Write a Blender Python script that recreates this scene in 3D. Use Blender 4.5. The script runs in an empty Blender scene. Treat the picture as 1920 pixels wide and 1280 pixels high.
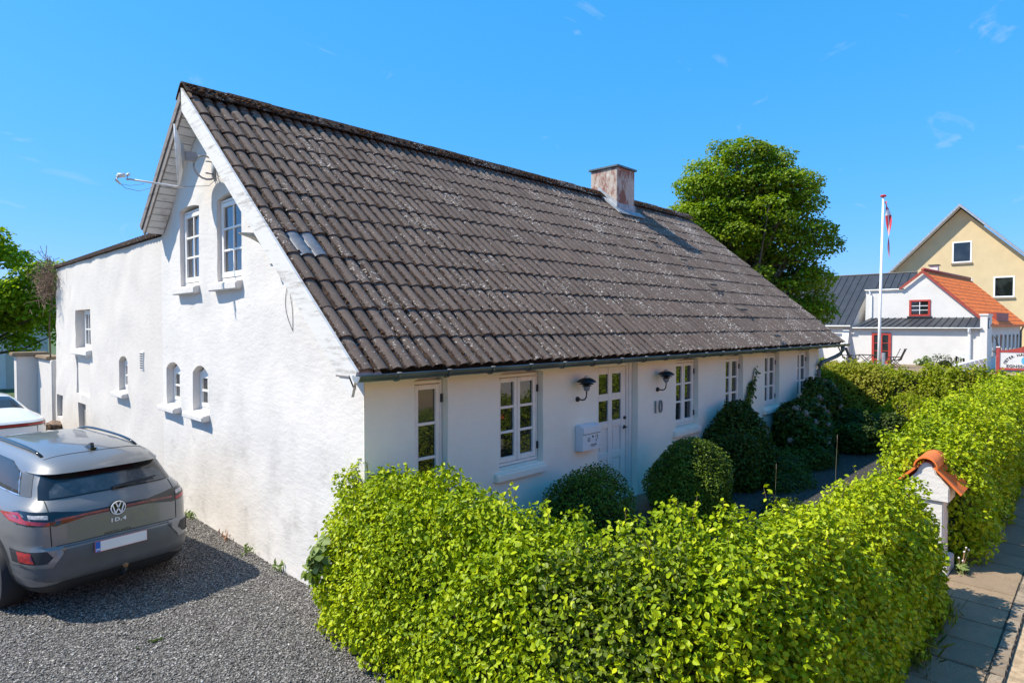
import bpy, bmesh, math, random
import numpy as np
from mathutils import Vector, Matrix, noise
from mathutils.geometry import delaunay_2d_cdt
from mathutils.bvhtree import BVHTree

random.seed(7)
rng = np.random.default_rng(7)
scene = bpy.context.scene
COL = scene.collection
PI = math.pi
R = math.radians

# ------------------------------------------------------------------ camera, sky, sun, exposure
CAM = Vector((-3.246, -5.137, 2.85))
cam_d = bpy.data.cameras.new('camera')
cam = bpy.data.objects.new('camera', cam_d)
COL.objects.link(cam)
cam.location = CAM
cam_d.sensor_width = 36.0
cam_d.lens = 36.0 * 1157.0 / 1920.0
cam_d.clip_end = 3000
cam_d.clip_start = 0.05
cam.rotation_euler = (R(90 - 1.436), 0, R(44.188 - 90))
scene.camera = cam

SUN_AZ, SUN_EL = 138.0, 50.0          # azimuth counter-clockwise from +x
sun_v = Vector((math.cos(R(SUN_EL)) * math.cos(R(SUN_AZ)), math.cos(R(SUN_EL)) * math.sin(R(SUN_AZ)), math.sin(R(SUN_EL))))
sd = bpy.data.lights.new('sun', 'SUN')
sd.energy = 4.7
sd.angle = R(0.5)
sd.color = (1.0, 0.925, 0.79)
so = bpy.data.objects.new('sun', sd)
COL.objects.link(so)
so.location = (0, 0, 30)
so.rotation_euler = (-sun_v).to_track_quat('-Z', 'Y').to_euler()

world = bpy.data.worlds.new('World')
scene.world = world
world.use_nodes = True
wn = world.node_tree
for n_ in list(wn.nodes):
    wn.nodes.remove(n_)
w_out = wn.nodes.new('ShaderNodeOutputWorld')
w_bg = wn.nodes.new('ShaderNodeBackground')
w_bg.inputs['Strength'].default_value = 0.145
w_sky = wn.nodes.new('ShaderNodeTexSky')
w_sky.sky_type = 'NISHITA'
w_sky.sun_disc = False
w_sky.sun_elevation = R(SUN_EL)
w_sky.sun_rotation = R((90 - SUN_AZ) % 360)
w_sky.air_density = 1.0
w_sky.dust_density = 0.25
w_sky.ozone_density = 3.0
w_hs = wn.nodes.new('ShaderNodeHueSaturation')
w_hs.inputs['Saturation'].default_value = 1.10
w_hs.inputs['Hue'].default_value = 0.493
w_hs.inputs['Value'].default_value = 1.0
w_tint = wn.nodes.new('ShaderNodeMix')
w_tint.data_type = 'RGBA'
w_tint.blend_type = 'MULTIPLY'
w_tint.inputs['Factor'].default_value = 1.0
wn.links.new(w_sky.outputs[0], w_tint.inputs['A'])
w_tint.inputs['B'].default_value = (.63, .83, 1.04, 1)
wn.links.new(w_tint.outputs['Result'], w_hs.inputs['Color'])
# the photograph's even blue: less fall-off towards the zenith in each channel
w_sep = wn.nodes.new('ShaderNodeSeparateColor')
w_com = wn.nodes.new('ShaderNodeCombineColor')
wn.links.new(w_hs.outputs[0], w_sep.inputs[0])
for i_, (ex_, sc_) in enumerate(((.86, .66), (.40, 1.63), (.45, 2.50))):
    w_p = wn.nodes.new('ShaderNodeMath'); w_p.operation = 'POWER'; w_p.inputs[1].default_value = ex_
    w_m = wn.nodes.new('ShaderNodeMath'); w_m.operation = 'MULTIPLY'; w_m.inputs[1].default_value = sc_
    wn.links.new(w_sep.outputs[i_], w_p.inputs[0])
    wn.links.new(w_p.outputs[0], w_m.inputs[0])
    wn.links.new(w_m.outputs[0], w_com.inputs[i_])
# thin wisps of cirrus
w_tc = wn.nodes.new('ShaderNodeTexCoord')
w_map = wn.nodes.new('ShaderNodeMapping')
w_map.inputs['Rotation'].default_value = (0.3, 0.5, 0.4)
w_map.inputs['Scale'].default_value = (5.0, 9.0, 16.0)
wn.links.new(w_tc.outputs['Generated'], w_map.inputs['Vector'])
w_nz = wn.nodes.new('ShaderNodeTexNoise')
w_nz.inputs['Scale'].default_value = 1.3
w_nz.inputs['Detail'].default_value = 7
w_nz.inputs['Roughness'].default_value = 0.55
w_nz.inputs['Distortion'].default_value = 0.9
wn.links.new(w_map.outputs[0], w_nz.inputs['Vector'])
w_rp = wn.nodes.new('ShaderNodeMapRange')
w_rp.inputs['From Min'].default_value = 0.640
w_rp.inputs['From Max'].default_value = 0.88
w_rp.inputs['To Max'].default_value = 0.55
w_rp.clamp = True
wn.links.new(w_nz.outputs['Fac'], w_rp.inputs['Value'])
w_mx = wn.nodes.new('ShaderNodeMix')
w_mx.data_type = 'RGBA'
wn.links.new(w_rp.outputs[0], w_mx.inputs['Factor'])
wn.links.new(w_com.outputs[0], w_mx.inputs['A'])
w_mx.inputs['B'].default_value = (3.4, 3.8, 4.6, 1)
wn.links.new(w_mx.outputs['Result'], w_bg.inputs['Color'])
wn.links.new(w_bg.outputs[0], w_out.inputs[0])

vs = scene.view_settings
vs.view_transform = 'Standard'
vs.look = 'None'
vs.gamma = 1.0
vs.use_curve_mapping = False
vs.exposure = 0.60
scene.render.engine = 'CYCLES'

# ------------------------------------------------------------------ helpers
FRAME = {}            # root object -> world offset its meshes are written in


def setp(o, label=None, cat=None, group=None, kind=None):
    if label: o['label'] = label
    if cat: o['category'] = cat
    if group: o['group'] = group
    if kind: o['kind'] = kind
    return o


def root(name, label, cat, loc=(0, 0, 0), rz=0.0, group=None, local=False):
    o = bpy.data.objects.new(name, None)
    COL.objects.link(o)
    o.empty_display_size = 0.2
    o.location = loc
    o.rotation_euler = (0, 0, rz)
    FRAME[o] = Vector((0, 0, 0)) if local else Vector(loc)
    return setp(o, label, cat, group)


def off_of(p):
    while p is not None:
        if p in FRAME: return FRAME[p]
        p = p.parent
    return Vector((0, 0, 0))


def link(name, me, parent=None, matrix=None):
    o = bpy.data.objects.new(name, me)
    COL.objects.link(o)
    if parent is not None: o.parent = parent
    if matrix is not None: o.matrix_local = matrix
    return o


class MB:
    def __init__(self):
        self.v = []
        self.f = []
        self.uv = None

    def add(self, vs_, fs_):
        n = len(self.v)
        self.v += [tuple(p) for p in vs_]
        self.f += [tuple(i + n for i in q) for q in fs_]
        return self

    def box(self, a, b, fn=None, taper=None):
        x0, y0, z0 = a
        x1, y1, z1 = b
        p = [(x0, y0, z0), (x1, y0, z0), (x1, y1, z0), (x0, y1, z0), (x0, y0, z1), (x1, y0, z1), (x1, y1, z1), (x0, y1, z1)]
        if fn: p = [fn(*q) for q in p]
        return self.add(p, [(0, 3, 2, 1), (4, 5, 6, 7), (0, 1, 5, 4), (1, 2, 6, 5), (2, 3, 7, 6), (3, 0, 4, 7)])

    def obox(self, c, s, M3):
        p = []
        for k in range(8):
            q = Vector(((k & 1) - .5, ((k >> 1) & 1) - .5, ((k >> 2) & 1) - .5))
            p.append(Vector(c) + M3 @ Vector((q.x * s[0], q.y * s[1], q.z * s[2])))
        return self.add(p, [(0, 2, 3, 1), (4, 5, 7, 6), (0, 1, 5, 4), (1, 3, 7, 5), (3, 2, 6, 7), (2, 0, 4, 6)])

    def prism(self, poly, fn, d0, d1):
        n = len(poly)
        p = [fn(a, b, d0) for a, b in poly] + [fn(a, b, d1) for a, b in poly]
        fs_ = [tuple(range(n - 1, -1, -1)), tuple(range(n, 2 * n))]
        fs_ += [(i, (i + 1) % n, n + (i + 1) % n, n + i) for i in range(n)]
        return self.add(p, fs_)

    def tube(self, path, r, seg=8, caps=True):
        path = [Vector(p) for p in path]
        rs = r if isinstance(r, (list, tuple)) else [r] * len(path)
        up = Vector((0, 0, 1))
        ring = []
        vs_ = []
        for i, p in enumerate(path):
            d = (path[min(i + 1, len(path) - 1)] - path[max(i - 1, 0)]).normalized()
            ref = up if abs(d.dot(up)) < .97 else Vector((1, 0, 0))
            a = d.cross(ref).normalized()
            b = a.cross(d).normalized()
            for k in range(seg):
                t = 2 * PI * k / seg
                vs_.append(p + (a * math.cos(t) + b * math.sin(t)) * rs[i])
        fs_ = []
        for i in range(len(path) - 1):
            for k in range(seg):
                k2 = (k + 1) % seg
                fs_.append((i * seg + k, i * seg + k2, (i + 1) * seg + k2, (i + 1) * seg + k))
        if caps:
            fs_.append(tuple(range(seg - 1, -1, -1)))
            m = (len(path) - 1) * seg
            fs_.append(tuple(range(m, m + seg)))
        return self.add(vs_, fs_)

    def lathe(self, prof, M=None, seg=20):
        """prof: list of (r, h) about local z"""
        M = M or Matrix.Identity(4)
        vs_ = []
        fs_ = []
        for r_, h in prof:
            for k in range(seg):
                t = 2 * PI * k / seg
                vs_.append(M @ Vector((r_ * math.cos(t), r_ * math.sin(t), h)))
        for i in range(len(prof) - 1):
            for k in range(seg):
                k2 = (k + 1) % seg
                fs_.append((i * seg + k, i * seg + k2, (i + 1) * seg + k2, (i + 1) * seg + k))
        fs_.append(tuple(range(seg - 1, -1, -1)))
        m = (len(prof) - 1) * seg
        fs_.append(tuple(range(m, m + seg)))
        return self.add(vs_, fs_)

    def blob(self, c, r, sub=1, jit=.25, sq=(1, 1, 1)):
        bm = bmesh.new()
        bmesh.ops.create_icosphere(bm, subdivisions=sub, radius=1)
        vs_ = [(c[0] + p.co.x * r * sq[0] * (1 + random.uniform(-jit, jit)), c[1] + p.co.y * r * sq[1] * (1 + random.uniform(-jit, jit)), c[2] + p.co.z * r * sq[2] * (1 + random.uniform(-jit, jit))) for p in bm.verts]
        fs_ = [tuple(w.index for w in q.verts) for q in bm.faces]
        bm.free()
        return self.add(vs_, fs_)

    def build(self, name, mat, parent=None, smooth=False, bevel=0.0, recalc=True, auto=None, **kw):
        off = off_of(parent)
        me = bpy.data.meshes.new(name)
        me.from_pydata([(p[0] - off.x, p[1] - off.y, p[2] - off.z) for p in self.v], [], self.f)
        if recalc or bevel:
            bm = bmesh.new()
            bm.from_mesh(me)
            if recalc: bmesh.ops.recalc_face_normals(bm, faces=bm.faces)
            if bevel:
                bmesh.ops.bevel(bm, geom=[e for e in bm.edges if len(e.link_faces) == 2 and e.calc_face_angle(0) > .5], offset=bevel, segments=2, affect='EDGES', clamp_overlap=True)
            bm.to_mesh(me)
            bm.free()
        if smooth or auto:
            me.polygons.foreach_set('use_smooth', [True] * len(me.polygons))
            if auto: me.set_sharp_from_angle(angle=R(auto))
        if mat: me.materials.append(mat)
        o = link(name, me, parent)
        return setp(o, **kw)


def np_mesh(name, V, F, mat, parent=None, attr=None, smooth=False, off=None):
    """V (n,3) float, F (m,k) int with constant k"""
    me = bpy.data.meshes.new(name)
    o_ = off if off is not None else off_of(parent)
    V = np.asarray(V, dtype=np.float32) - np.array(o_, dtype=np.float32)
    F = np.asarray(F, dtype=np.int32)
    k = F.shape[1]
    me.vertices.add(len(V))
    me.vertices.foreach_set('co', V.ravel())
    me.loops.add(F.size)
    me.loops.foreach_set('vertex_index', F.ravel())
    me.polygons.add(len(F))
    me.polygons.foreach_set('loop_start', np.arange(0, F.size, k, dtype=np.int32))
    if smooth: me.polygons.foreach_set('use_smooth', np.ones(len(F), dtype=bool))
    if attr is not None:
        a = me.attributes.new('tint', 'FLOAT', 'FACE')
        a.data.foreach_set('value', np.asarray(attr, dtype=np.float32))
    me.update(calc_edges=True)
    me.materials.append(mat)
    return link(name, me, parent)


def text_geo(s, size, extrude=0.002, spacing=1.0, bold=0.0):
    cu = bpy.data.curves.new('txt', 'FONT')
    cu.body = s
    cu.size = size
    cu.extrude = extrude
    cu.align_x = 'CENTER'
    cu.align_y = 'CENTER'
    cu.space_character = spacing
    cu.offset = bold
    o = bpy.data.objects.new('txt', cu)
    COL.objects.link(o)
    dg = bpy.context.evaluated_depsgraph_get()
    me = o.evaluated_get(dg).to_mesh()
    vs_ = [tuple(v.co) for v in me.vertices]
    fs_ = [tuple(p.vertices) for p in me.polygons]
    o.evaluated_get(dg).to_mesh_clear()
    bpy.data.objects.remove(o)
    bpy.data.curves.remove(cu)
    return vs_, fs_


# ------------------------------------------------------------------ materials
class NT:
    def __init__(self, name):
        self.m = bpy.data.materials.new(name)
        self.m.use_nodes = True
        self.t = self.m.node_tree
        self.b = self.t.nodes['Principled BSDF']
        self.out = self.t.nodes['Material Output']
        self._pos = None

    def n(self, typ, **kw):
        nd = self.t.nodes.new('ShaderNode' + typ)
        for k, v_ in kw.items():
            if hasattr(nd, k): setattr(nd, k, v_)
            else: self.set(nd, k.replace('_', ' '), v_)
        return nd

    def set(self, nd, sock, v_):
        s = nd.inputs[sock]
        if isinstance(v_, bpy.types.NodeSocket): self.t.links.new(v_, s)
        elif isinstance(v_, tuple) and len(v_) == 3 and s.type == 'RGBA': s.default_value = (*v_, 1)
        else: s.default_value = v_

    def pos(self):
        if self._pos is None: self._pos = self.n('NewGeometry').outputs['Position']
        return self._pos

    def noise(self, scale, detail=4, rough=.55, vec=None, dist=0.0):
        nd = self.n('TexNoise')
        self.set(nd, 'Vector', vec or self.pos())
        self.set(nd, 'Scale', scale)
        self.set(nd, 'Detail', detail)
        self.set(nd, 'Roughness', rough)
        self.set(nd, 'Distortion', dist)
        return nd.outputs['Fac']

    def voro(self, scale, out='Distance', vec=None, feature='F1'):
        nd = self.n('TexVoronoi')
        nd.feature = feature
        self.set(nd, 'Vector', vec or self.pos())
        self.set(nd, 'Scale', scale)
        return nd.outputs[out]

    def stretch(self, s, vec=None):
        nd = self.n('Mapping')
        self.set(nd, 'Vector', vec or self.pos())
        nd.inputs['Scale'].default_value = s
        return nd.outputs[0]

    def rng(self, val, lo, hi, a=0.0, b=1.0, smooth=True):
        nd = self.n('MapRange')
        nd.clamp = True
        if smooth: nd.interpolation_type = 'SMOOTHSTEP'
        self.set(nd, 'Value', val)
        for k, q in (('From Min', lo), ('From Max', hi), ('To Min', a), ('To Max', b)): self.set(nd, k, q)
        return nd.outputs[0]

    def mix(self, fac, a, b, mode='MIX'):
        nd = self.n('Mix', data_type='RGBA')
        nd.blend_type = mode
        self.set(nd, 'Factor', fac)
        for k, q in (('A', a), ('B', b)):
            s = [i for i in nd.inputs if i.name == k and i.type == 'RGBA'][0]
            if isinstance(q, bpy.types.NodeSocket): self.t.links.new(q, s)
            else: s.default_value = (*q, 1)
        return [o for o in nd.outputs if o.type == 'RGBA'][0]

    def math(self, op, a, b=0.0):
        nd = self.n('Math', operation=op)
        for i, q in enumerate((a, b)):
            if isinstance(q, bpy.types.NodeSocket): self.t.links.new(q, nd.inputs[i])
            else: nd.inputs[i].default_value = q
        return nd.outputs[0]

    def bump(self, h, strength=.3, dist=.01, prev=None):
        nd = self.n('Bump')
        self.set(nd, 'Height', h)
        self.set(nd, 'Strength', strength)
        self.set(nd, 'Distance', dist)
        if prev: self.set(nd, 'Normal', prev)
        return nd.outputs[0]

    def p(self, **kw):
        for k, q in kw.items(): self.set(self.b, k.replace('_', ' '), q)
        return self


def simple(name, col, rough=.6, metal=0.0, var=.12, vs_=6.0, bump=.0, bs=60.0, spec=.5, coat=0.0):
    t = NT(name)
    dark = tuple(c * (1 - var) for c in col)
    lite = tuple(min(1, c * (1 + var)) for c in col)
    t.p(Base_Color=t.mix(t.rng(t.noise(vs_, 5), .3, .7), dark, lite), Roughness=rough, Metallic=metal)
    t.set(t.b, 'Specular IOR Level', spec)
    if coat: t.set(t.b, 'Coat Weight', coat); t.set(t.b, 'Coat Roughness', .05)
    if bump: t.p(Normal=t.bump(t.noise(bs, 4), bump, .01))
    return t.m


def limewash(name, base=(.82, .81, .79), lump=1.0, dirt=1.0):
    t = NT(name)
    big = t.noise(1.1, 6, .6)
    c = t.mix(t.rng(big, .35, .75), base, tuple(b * .93 for b in base))
    # pinkish worn render and grey splash marks
    sp = t.n('SeparateXYZ'); t.set(sp, 'Vector', t.pos())
    low = t.rng(sp.outputs['Z'], .1, 2.6, 1.0, 0.22)
    stain = t.math('MULTIPLY', t.rng(t.noise(2.3, 8, .68), .50, .74), low)
    c = t.mix(t.math('MULTIPLY', stain, .70 * dirt), c, (.50, .47, .43))
    scuff = t.math('MULTIPLY', t.rng(t.noise(14, 6, .7), .60, .70), t.rng(t.noise(1.4, 3), .45, .6))
    c = t.mix(t.math('MULTIPLY', scuff, .45 * dirt), c, (.55, .52, .48))
    streak = t.rng(t.noise(2.2, 5, .6, vec=t.stretch((5, 5, .35))), .60, .80)
    c = t.mix(t.math('MULTIPLY', streak, .3 * dirt), c, (.58, .55, .52))
    t.p(Base_Color=c, Roughness=.88)
    t.set(t.b, 'Specular IOR Level', .2)
    b1 = t.bump(t.noise(7, 4, .5, vec=t.stretch((1, 1, 2.4))), .26 * lump, .03)
    b2 = t.bump(t.noise(38, 4, .6), .6 * lump, .008, b1)
    t.p(Normal=t.bump(t.noise(160, 3), .18, .003, b2))
    return t.m


def foliage_mat(name, c_dark, c_mid, c_light, trans=.45, rough=.42, patch=None, pscale=1.6, spec=.16):
    t = NT(name)
    at = t.n('Attribute', attribute_name='tint')
    oi = t.n('ObjectInfo')
    isl = t.n('NewGeometry').outputs['Random Per Island']
    f = t.math('ADD', at.outputs['Fac'], t.math('MULTIPLY', oi.outputs['Random'], .0))
    c = t.mix(t.rng(f, 0.0, .5, smooth=False), c_dark, c_mid)
    c = t.mix(t.rng(f, .5, 1.0, smooth=False), c, c_light)
    if patch:
        c = t.mix(t.math('MULTIPLY', t.rng(t.noise(pscale, 3), .48, .68), .75), c, patch)
    t.p(Base_Color=c, Roughness=rough)
    t.set(t.b, 'Specular IOR Level', spec)
    tr = t.n('BsdfTranslucent')
    hs = t.n('HueSaturation'); t.set(hs, 'Color', c); t.set(hs, 'Saturation', 1.12); t.set(hs, 'Value', 1.35)
    t.set(tr, 'Color', hs.outputs[0])
    mx = t.n('MixShader'); mx.inputs[0].default_value = trans
    t.t.links.new(t.b.outputs[0], mx.inputs[1])
    t.t.links.new(tr.outputs[0], mx.inputs[2])
    t.t.links.new(mx.outputs[0], t.out.inputs['Surface'])
    return t.m


def glass_mat(name, tint=(.012, .014, .014), rough=.02, refl=.5):
    t = NT(name)
    c = t.mix(t.rng(t.noise(1.3, 2), .4, .65), tint, tuple(q * 2.5 for q in tint))
    t.p(Base_Color=c, Roughness=rough, IOR=1.5)
    t.set(t.b, 'Specular IOR Level', refl)
    t.set(t.b, 'Coat Weight', .6); t.set(t.b, 'Coat Roughness', .01); t.set(t.b, 'Coat IOR', 1.6)
    t.p(Normal=t.bump(t.noise(2.2, 2), .05, .02))
    return t.m


M = {}
M['gable'] = limewash('limewash_gable_dimmed', base=(.705, .668, .625), lump=.75, dirt=1.35)  # whitewash toned down where the sun falls, against the lifted front wall
M['facade'] = limewash('limewash_facade_lifted', base=(.90, .855, .745), lump=.5, dirt=.3)  # same whitewash made paler and warmer to lift the wall's shade
M['annex'] = limewash('limewash_annex', base=(.67, .62, .565), lump=.6, dirt=.8)
M['far_white'] = limewash('limewash_far', base=(.70, .675, .64), lump=.8, dirt=.35)
M['paint'] = simple('white_window_paint', (.84, .81, .76), .45, var=.04, vs_=9, bump=.06, bs=40)
M['door_paint'] = simple('grey_white_door_paint', (.80, .775, .735), .42, var=.03)
M['glass'] = glass_mat('window_glass')
M['black'] = simple('black_iron', (.02, .021, .023), .5, var=.2)
M['dark_gap'] = simple('dark_gap', (.015, .014, .013), .9)
M['zinc'] = simple('zinc_gutter', (.13, .155, .155), .42, metal=.55, var=.25, vs_=3)
M['zinc_light'] = simple('pale_zinc', (.42, .44, .46), .45, metal=.5, var=.15)
M['lead'] = simple('lead_flashing', (.30, .31, .33), .55, metal=.3, var=.25, vs_=8, bump=.2, bs=20)


def tile_mat():
    t = NT('mossy_roof_tile')
    uv = t.n('UVMap').outputs[0]
    su = t.n('SeparateXYZ'); t.set(su, 'Vector', uv)
    u = su.outputs['X']
    oi = t.n('ObjectInfo')
    at = t.n('Attribute', attribute_name='tint')
    r = t.math('FRACT', t.math('ADD', oi.outputs['Random'], at.outputs['Fac']))
    sp = t.n('SeparateXYZ'); t.set(sp, 'Vector', t.pos())
    x = sp.outputs['X']
    c = t.mix(r, (.096, .069, .055), (.168, .124, .098))
    c = t.mix(t.rng(t.noise(5, 6, .65), .35, .7), c, (.126, .093, .075))
    c = t.mix(t.math('MULTIPLY', t.rng(t.noise(60, 4, .7), .4, .75), .5), c, (.20, .16, .133))
    # moss settles in the valleys, most of it near the gable
    val = t.math('MAXIMUM', t.rng(u, .46, .06), t.rng(u, .80, .97))
    grime = t.math('MULTIPLY', t.math('MULTIPLY', val, val), t.rng(t.noise(4.0, 4), .3, .6, .45, .92))
    c = t.mix(grime, c, (.026, .019, .015))
    moss_d = t.rng(x, -1.0, 9.0, .74, .30)
    mz = t.math('ADD', t.math('ADD', t.math('MULTIPLY', t.noise(5.5, 5, .65), .55), t.math('MULTIPLY', t.noise(38, 4, .7), .45)), t.math('MULTIPLY', t.math('SUBTRACT', val, .6), .34))
    moss = t.rng(mz, t.math('SUBTRACT', .755, t.math('MULTIPLY', moss_d, .38)), t.math('SUBTRACT', .815, t.math('MULTIPLY', moss_d, .38)))
    mc = t.mix(t.rng(t.noise(24, 4), .35, .7), (.018, .011, .008), (.060, .030, .015))
    c = t.mix(moss, c, mc)
    # pale lichen
    ld = t.rng(x, .0, 9.0, .005, .045)
    lz = t.noise(26, 5, .75)
    lp = t.rng(t.noise(1.7, 4, .6, vec=t.stretch((1, .5, .5))), .35, .72, -.035, .065)
    thr = t.math('SUBTRACT', t.math('SUBTRACT', .632, ld), lp)
    lich = t.rng(lz, thr, t.math('ADD', thr, .035))
    c = t.mix(t.math('MULTIPLY', lich, .85), c, (.60, .545, .48))
    c = t.mix(t.math('MULTIPLY', t.rng(t.noise(70, 3, .8), .60, .66), t.rng(t.noise(3.1, 3), .38, .6, .2, .9)), c, (.030, .022, .018))
    spots = t.rng(t.voro(34, 'Distance'), .05, .12, 1.0, .0)
    spk = t.math('MULTIPLY', spots, t.rng(t.noise(9, 2), .52, .6))
    c = t.mix(t.math('MULTIPLY', spk, .8), c, (.60, .57, .52))
    t.p(Base_Color=c, Roughness=.9)
    t.set(t.b, 'Specular IOR Level', .25)
    b1 = t.bump(t.noise(45, 5, .7), .45, .006)
    t.p(Normal=t.bump(moss, .6, .012, b1))
    return t.m


M['tile'] = tile_mat()
M['tile_new'] = simple('blue_grey_glazed_tile', (.125, .135, .155), .4, var=.2, vs_=14, bump=.1)
M['moss'] = simple('brown_moss', (.070, .036, .017), .95, var=.6, vs_=30, bump=.8, bs=120, spec=.1)


def wood_white(name='weathered_white_board', base=(.68, .66, .62), wear=(.34, .30, .26)):
    t = NT(name)
    g = t.noise(3.0, 8, .7, vec=t.stretch((2, .8, 6)))
    c = t.mix(t.rng(g, .47, .72), base, wear)
    t.p(Base_Color=c, Roughness=.75, Normal=t.bump(g, .3, .006))
    return t.m


M['barge'] = wood_white()
M['soffit'] = wood_white('painted_soffit_board', (.70, .69, .66), (.45, .42, .38))
M['old_wood'] = wood_white('weathered_grey_wood', (.22, .19, .17), (.08, .065, .055))


def gravel_mat(name, a, b, c3, scale=48):
    t = NT(name)
    v = t.voro(scale, 'Color')
    s = t.n('SeparateColor'); t.set(s, 'Color', v)
    c = t.mix(s.outputs[0], a, b)
    c = t.mix(t.rng(s.outputs[1], .86, .95), c, c3)
    d = t.voro(scale, 'Distance')
    c = t.mix(t.rng(d, .25, .65, 0, .75), c, tuple(q * .25 for q in a))
    t.p(Base_Color=c, Roughness=.85, Normal=t.bump(d, -1.0, .012))
    return t.m


M['gravel'] = gravel_mat('grey_gravel', (.050, .047, .045), (.26, .24, .22), (.5, .48, .45))


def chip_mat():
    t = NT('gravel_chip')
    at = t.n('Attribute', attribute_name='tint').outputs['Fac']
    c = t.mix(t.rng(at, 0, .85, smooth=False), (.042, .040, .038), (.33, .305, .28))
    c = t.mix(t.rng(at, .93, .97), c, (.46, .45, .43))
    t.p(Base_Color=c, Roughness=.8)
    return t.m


M['chip'] = chip_mat()
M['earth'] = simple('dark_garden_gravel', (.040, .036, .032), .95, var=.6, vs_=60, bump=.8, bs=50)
t = NT('concrete_paving_slab')
c = t.mix(t.rng(t.noise(5, 5, .65), .3, .7), (.33, .24, .155), (.45, .325, .21))
c = t.mix(t.rng(t.noise(170, 3, .8), .42, .62), tuple(q * .55 for q in (.40, .29, .19)), c)
c = t.mix(t.rng(t.noise(95, 3, .8), .64, .70), c, (.60, .50, .40))
c = t.mix(t.math('MULTIPLY', t.rng(t.noise(1.6, 6, .7), .55, .7), .5), c, (.15, .12, .09))
oi = t.n('ObjectInfo')
c = t.mix(t.math('MULTIPLY', oi.outputs['Random'], .32), c, (.20, .155, .11))
t.p(Base_Color=c, Roughness=.95, Normal=t.bump(t.noise(170, 3, .8), .35, .004))
t.set(t.b, 'Specular IOR Level', .08)
M['slab'] = t.m
t = NT('granite_sett')
oi = t.n('ObjectInfo')
c = t.mix(oi.outputs['Random'], (.24, .19, .14), (.42, .335, .245))
c = t.mix(t.rng(t.noise(120, 3, .8), .42, .6), tuple(q * .6 for q in (.34, .27, .2)), c)
t.p(Base_Color=c, Roughness=.92, Normal=t.bump(t.noise(60, 4), .6, .008))
t.set(t.b, 'Specular IOR Level', .08)
M['sett'] = t.m
M['road'] = simple('pale_road_surface', (.42, .31, .20), .95, var=.25, vs_=14, bump=.5, bs=140, spec=.08)
M['joint'] = simple('joint_sand', (.055, .047, .038), .95, var=.3, vs_=20)
M['grass'] = simple('lawn', (.06, .10, .025), .95, var=.4, vs_=4, bump=.6, bs=40)
M['red_tile'] = simple('terracotta_tile', (.70, .165, .030), .65, var=.22, vs_=5, bump=.15, bs=30)
M['red_trim'] = simple('dark_red_trim', (.33, .055, .035), .55, var=.15)
M['red_paint'] = simple('red_window_paint', (.42, .045, .03), .5, var=.1)
M['black_roof'] = simple('anthracite_seam_roof', (.045, .048, .055), .5, metal=.2, var=.15, vs_=2)
M['yellow_wall'] = simple('yellow_brick_wall', (.64, .50, .29), .9, var=.04, vs_=1.2, bump=.3, bs=14)
M['bark'] = simple('bark', (.10, .08, .062), .95, var=.35, vs_=9, bump=1.0, bs=22)
M['stem'] = simple('twig', (.12, .075, .04), .85, var=.3)
M['core'] = simple('hedge_gap_shade', (.016, .016, .007), .95, var=.5, vs_=20)  # near-black colour standing in for shade deep between the leaves
M['dark_teak'] = simple('dark_stained_wood', (.030, .020, .016), .6, var=.3)
M['flag_red'] = simple('flag_red', (.55, .035, .05), .8, var=.06)
M['flag_white'] = simple('flag_white', (.82, .80, .80), .8, var=.04)
M['pole_white'] = simple('flagpole_white', (.84, .84, .83), .35, var=.03)
M['plastic_grey'] = simple('grey_plastic', (.20, .21, .22), .5, var=.1)
M['dish'] = simple('dish_grey_white', (.62, .62, .61), .5, var=.08, vs_=12)
M['dish_back'] = simple('dish_back_grey', (.34, .35, .36), .5, var=.1)
# ------------------------------------------------------------------ the ground
def sheet(name, x0, y0, x1, y1, z, mat, sub=1):
    mb = MB()
    for i in range(sub):
        a = x0 + (x1 - x0) * i / sub
        b = x0 + (x1 - x0) * (i + 1) / sub
        mb.add([(a, y0, z), (b, y0, z), (b, y1, z), (a, y1, z)], [(0, 1, 2, 3)])
    return mb.build(name, mat, recalc=False, kind='structure')


sheet('ground', -600, -600, 900, 900, -.03, M['grass'])
sheet('gravel_yard', -14, -3.84, .02, 48, 0, M['gravel'])
sheet('road', -40, -40, 120, -4.575, .004, M['road'])
pave = sheet('pavement', -8, -4.46, 70, -3.84, .013, M['joint'])
sheet('forecourt', 17.2, -3.84, 70, .9, -.002, M['road'])
mbg = MB()
mbg.box((.35, -3.30, -.02), (12.79, .02, .10))
mbg.box((12.7901, -3.30, -.02), (16.4, 4, .10))
mbg.box((4.22, -3.80, -.02), (5.14, -3.301, .05))
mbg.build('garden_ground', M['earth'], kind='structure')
mbt = MB()
mbt.box((28, 1.6, -.02), (45.5, 14, .30))
mbt.build('terrace', M['slab'], kind='structure')

# paving slabs and the row of granite setts along the kerb, stone by stone
sl_me = []
for k in range(4):
    mb = MB()
    w, d = .479, .60
    j = lambda: random.uniform(-.004, .004)
    p = [(j(), j(), 0), (w + j(), j(), 0), (w + j(), d + j(), 0), (j(), d + j(), 0)]
    top = [(q[0] + .006 * (1 if i in (0, 3) else -1), q[1] + .006 * (1 if i < 2 else -1), .028 + random.uniform(-.003, .003)) for i, q in enumerate(p)]
    mb.add(p + top, [(4, 5, 6, 7), (0, 1, 5, 4), (1, 2, 6, 5), (2, 3, 7, 6), (3, 0, 4, 7)])
    o = mb.build('paving_slab', M['slab'])
    sl_me.append(o.data)
    bpy.data.objects.remove(o)
for i in range(60):
    x = 1.58 + .492 * i
    o = link('paving_slab', sl_me[i % 4], pave)
    o.location = (x, -4.459, -.002 + random.uniform(-.003, .003))
    o.rotation_euler = (R(random.uniform(-.35, .35)), R(random.uniform(-.35, .35)), R(random.uniform(-.25, .25)))
st_me = []
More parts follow.
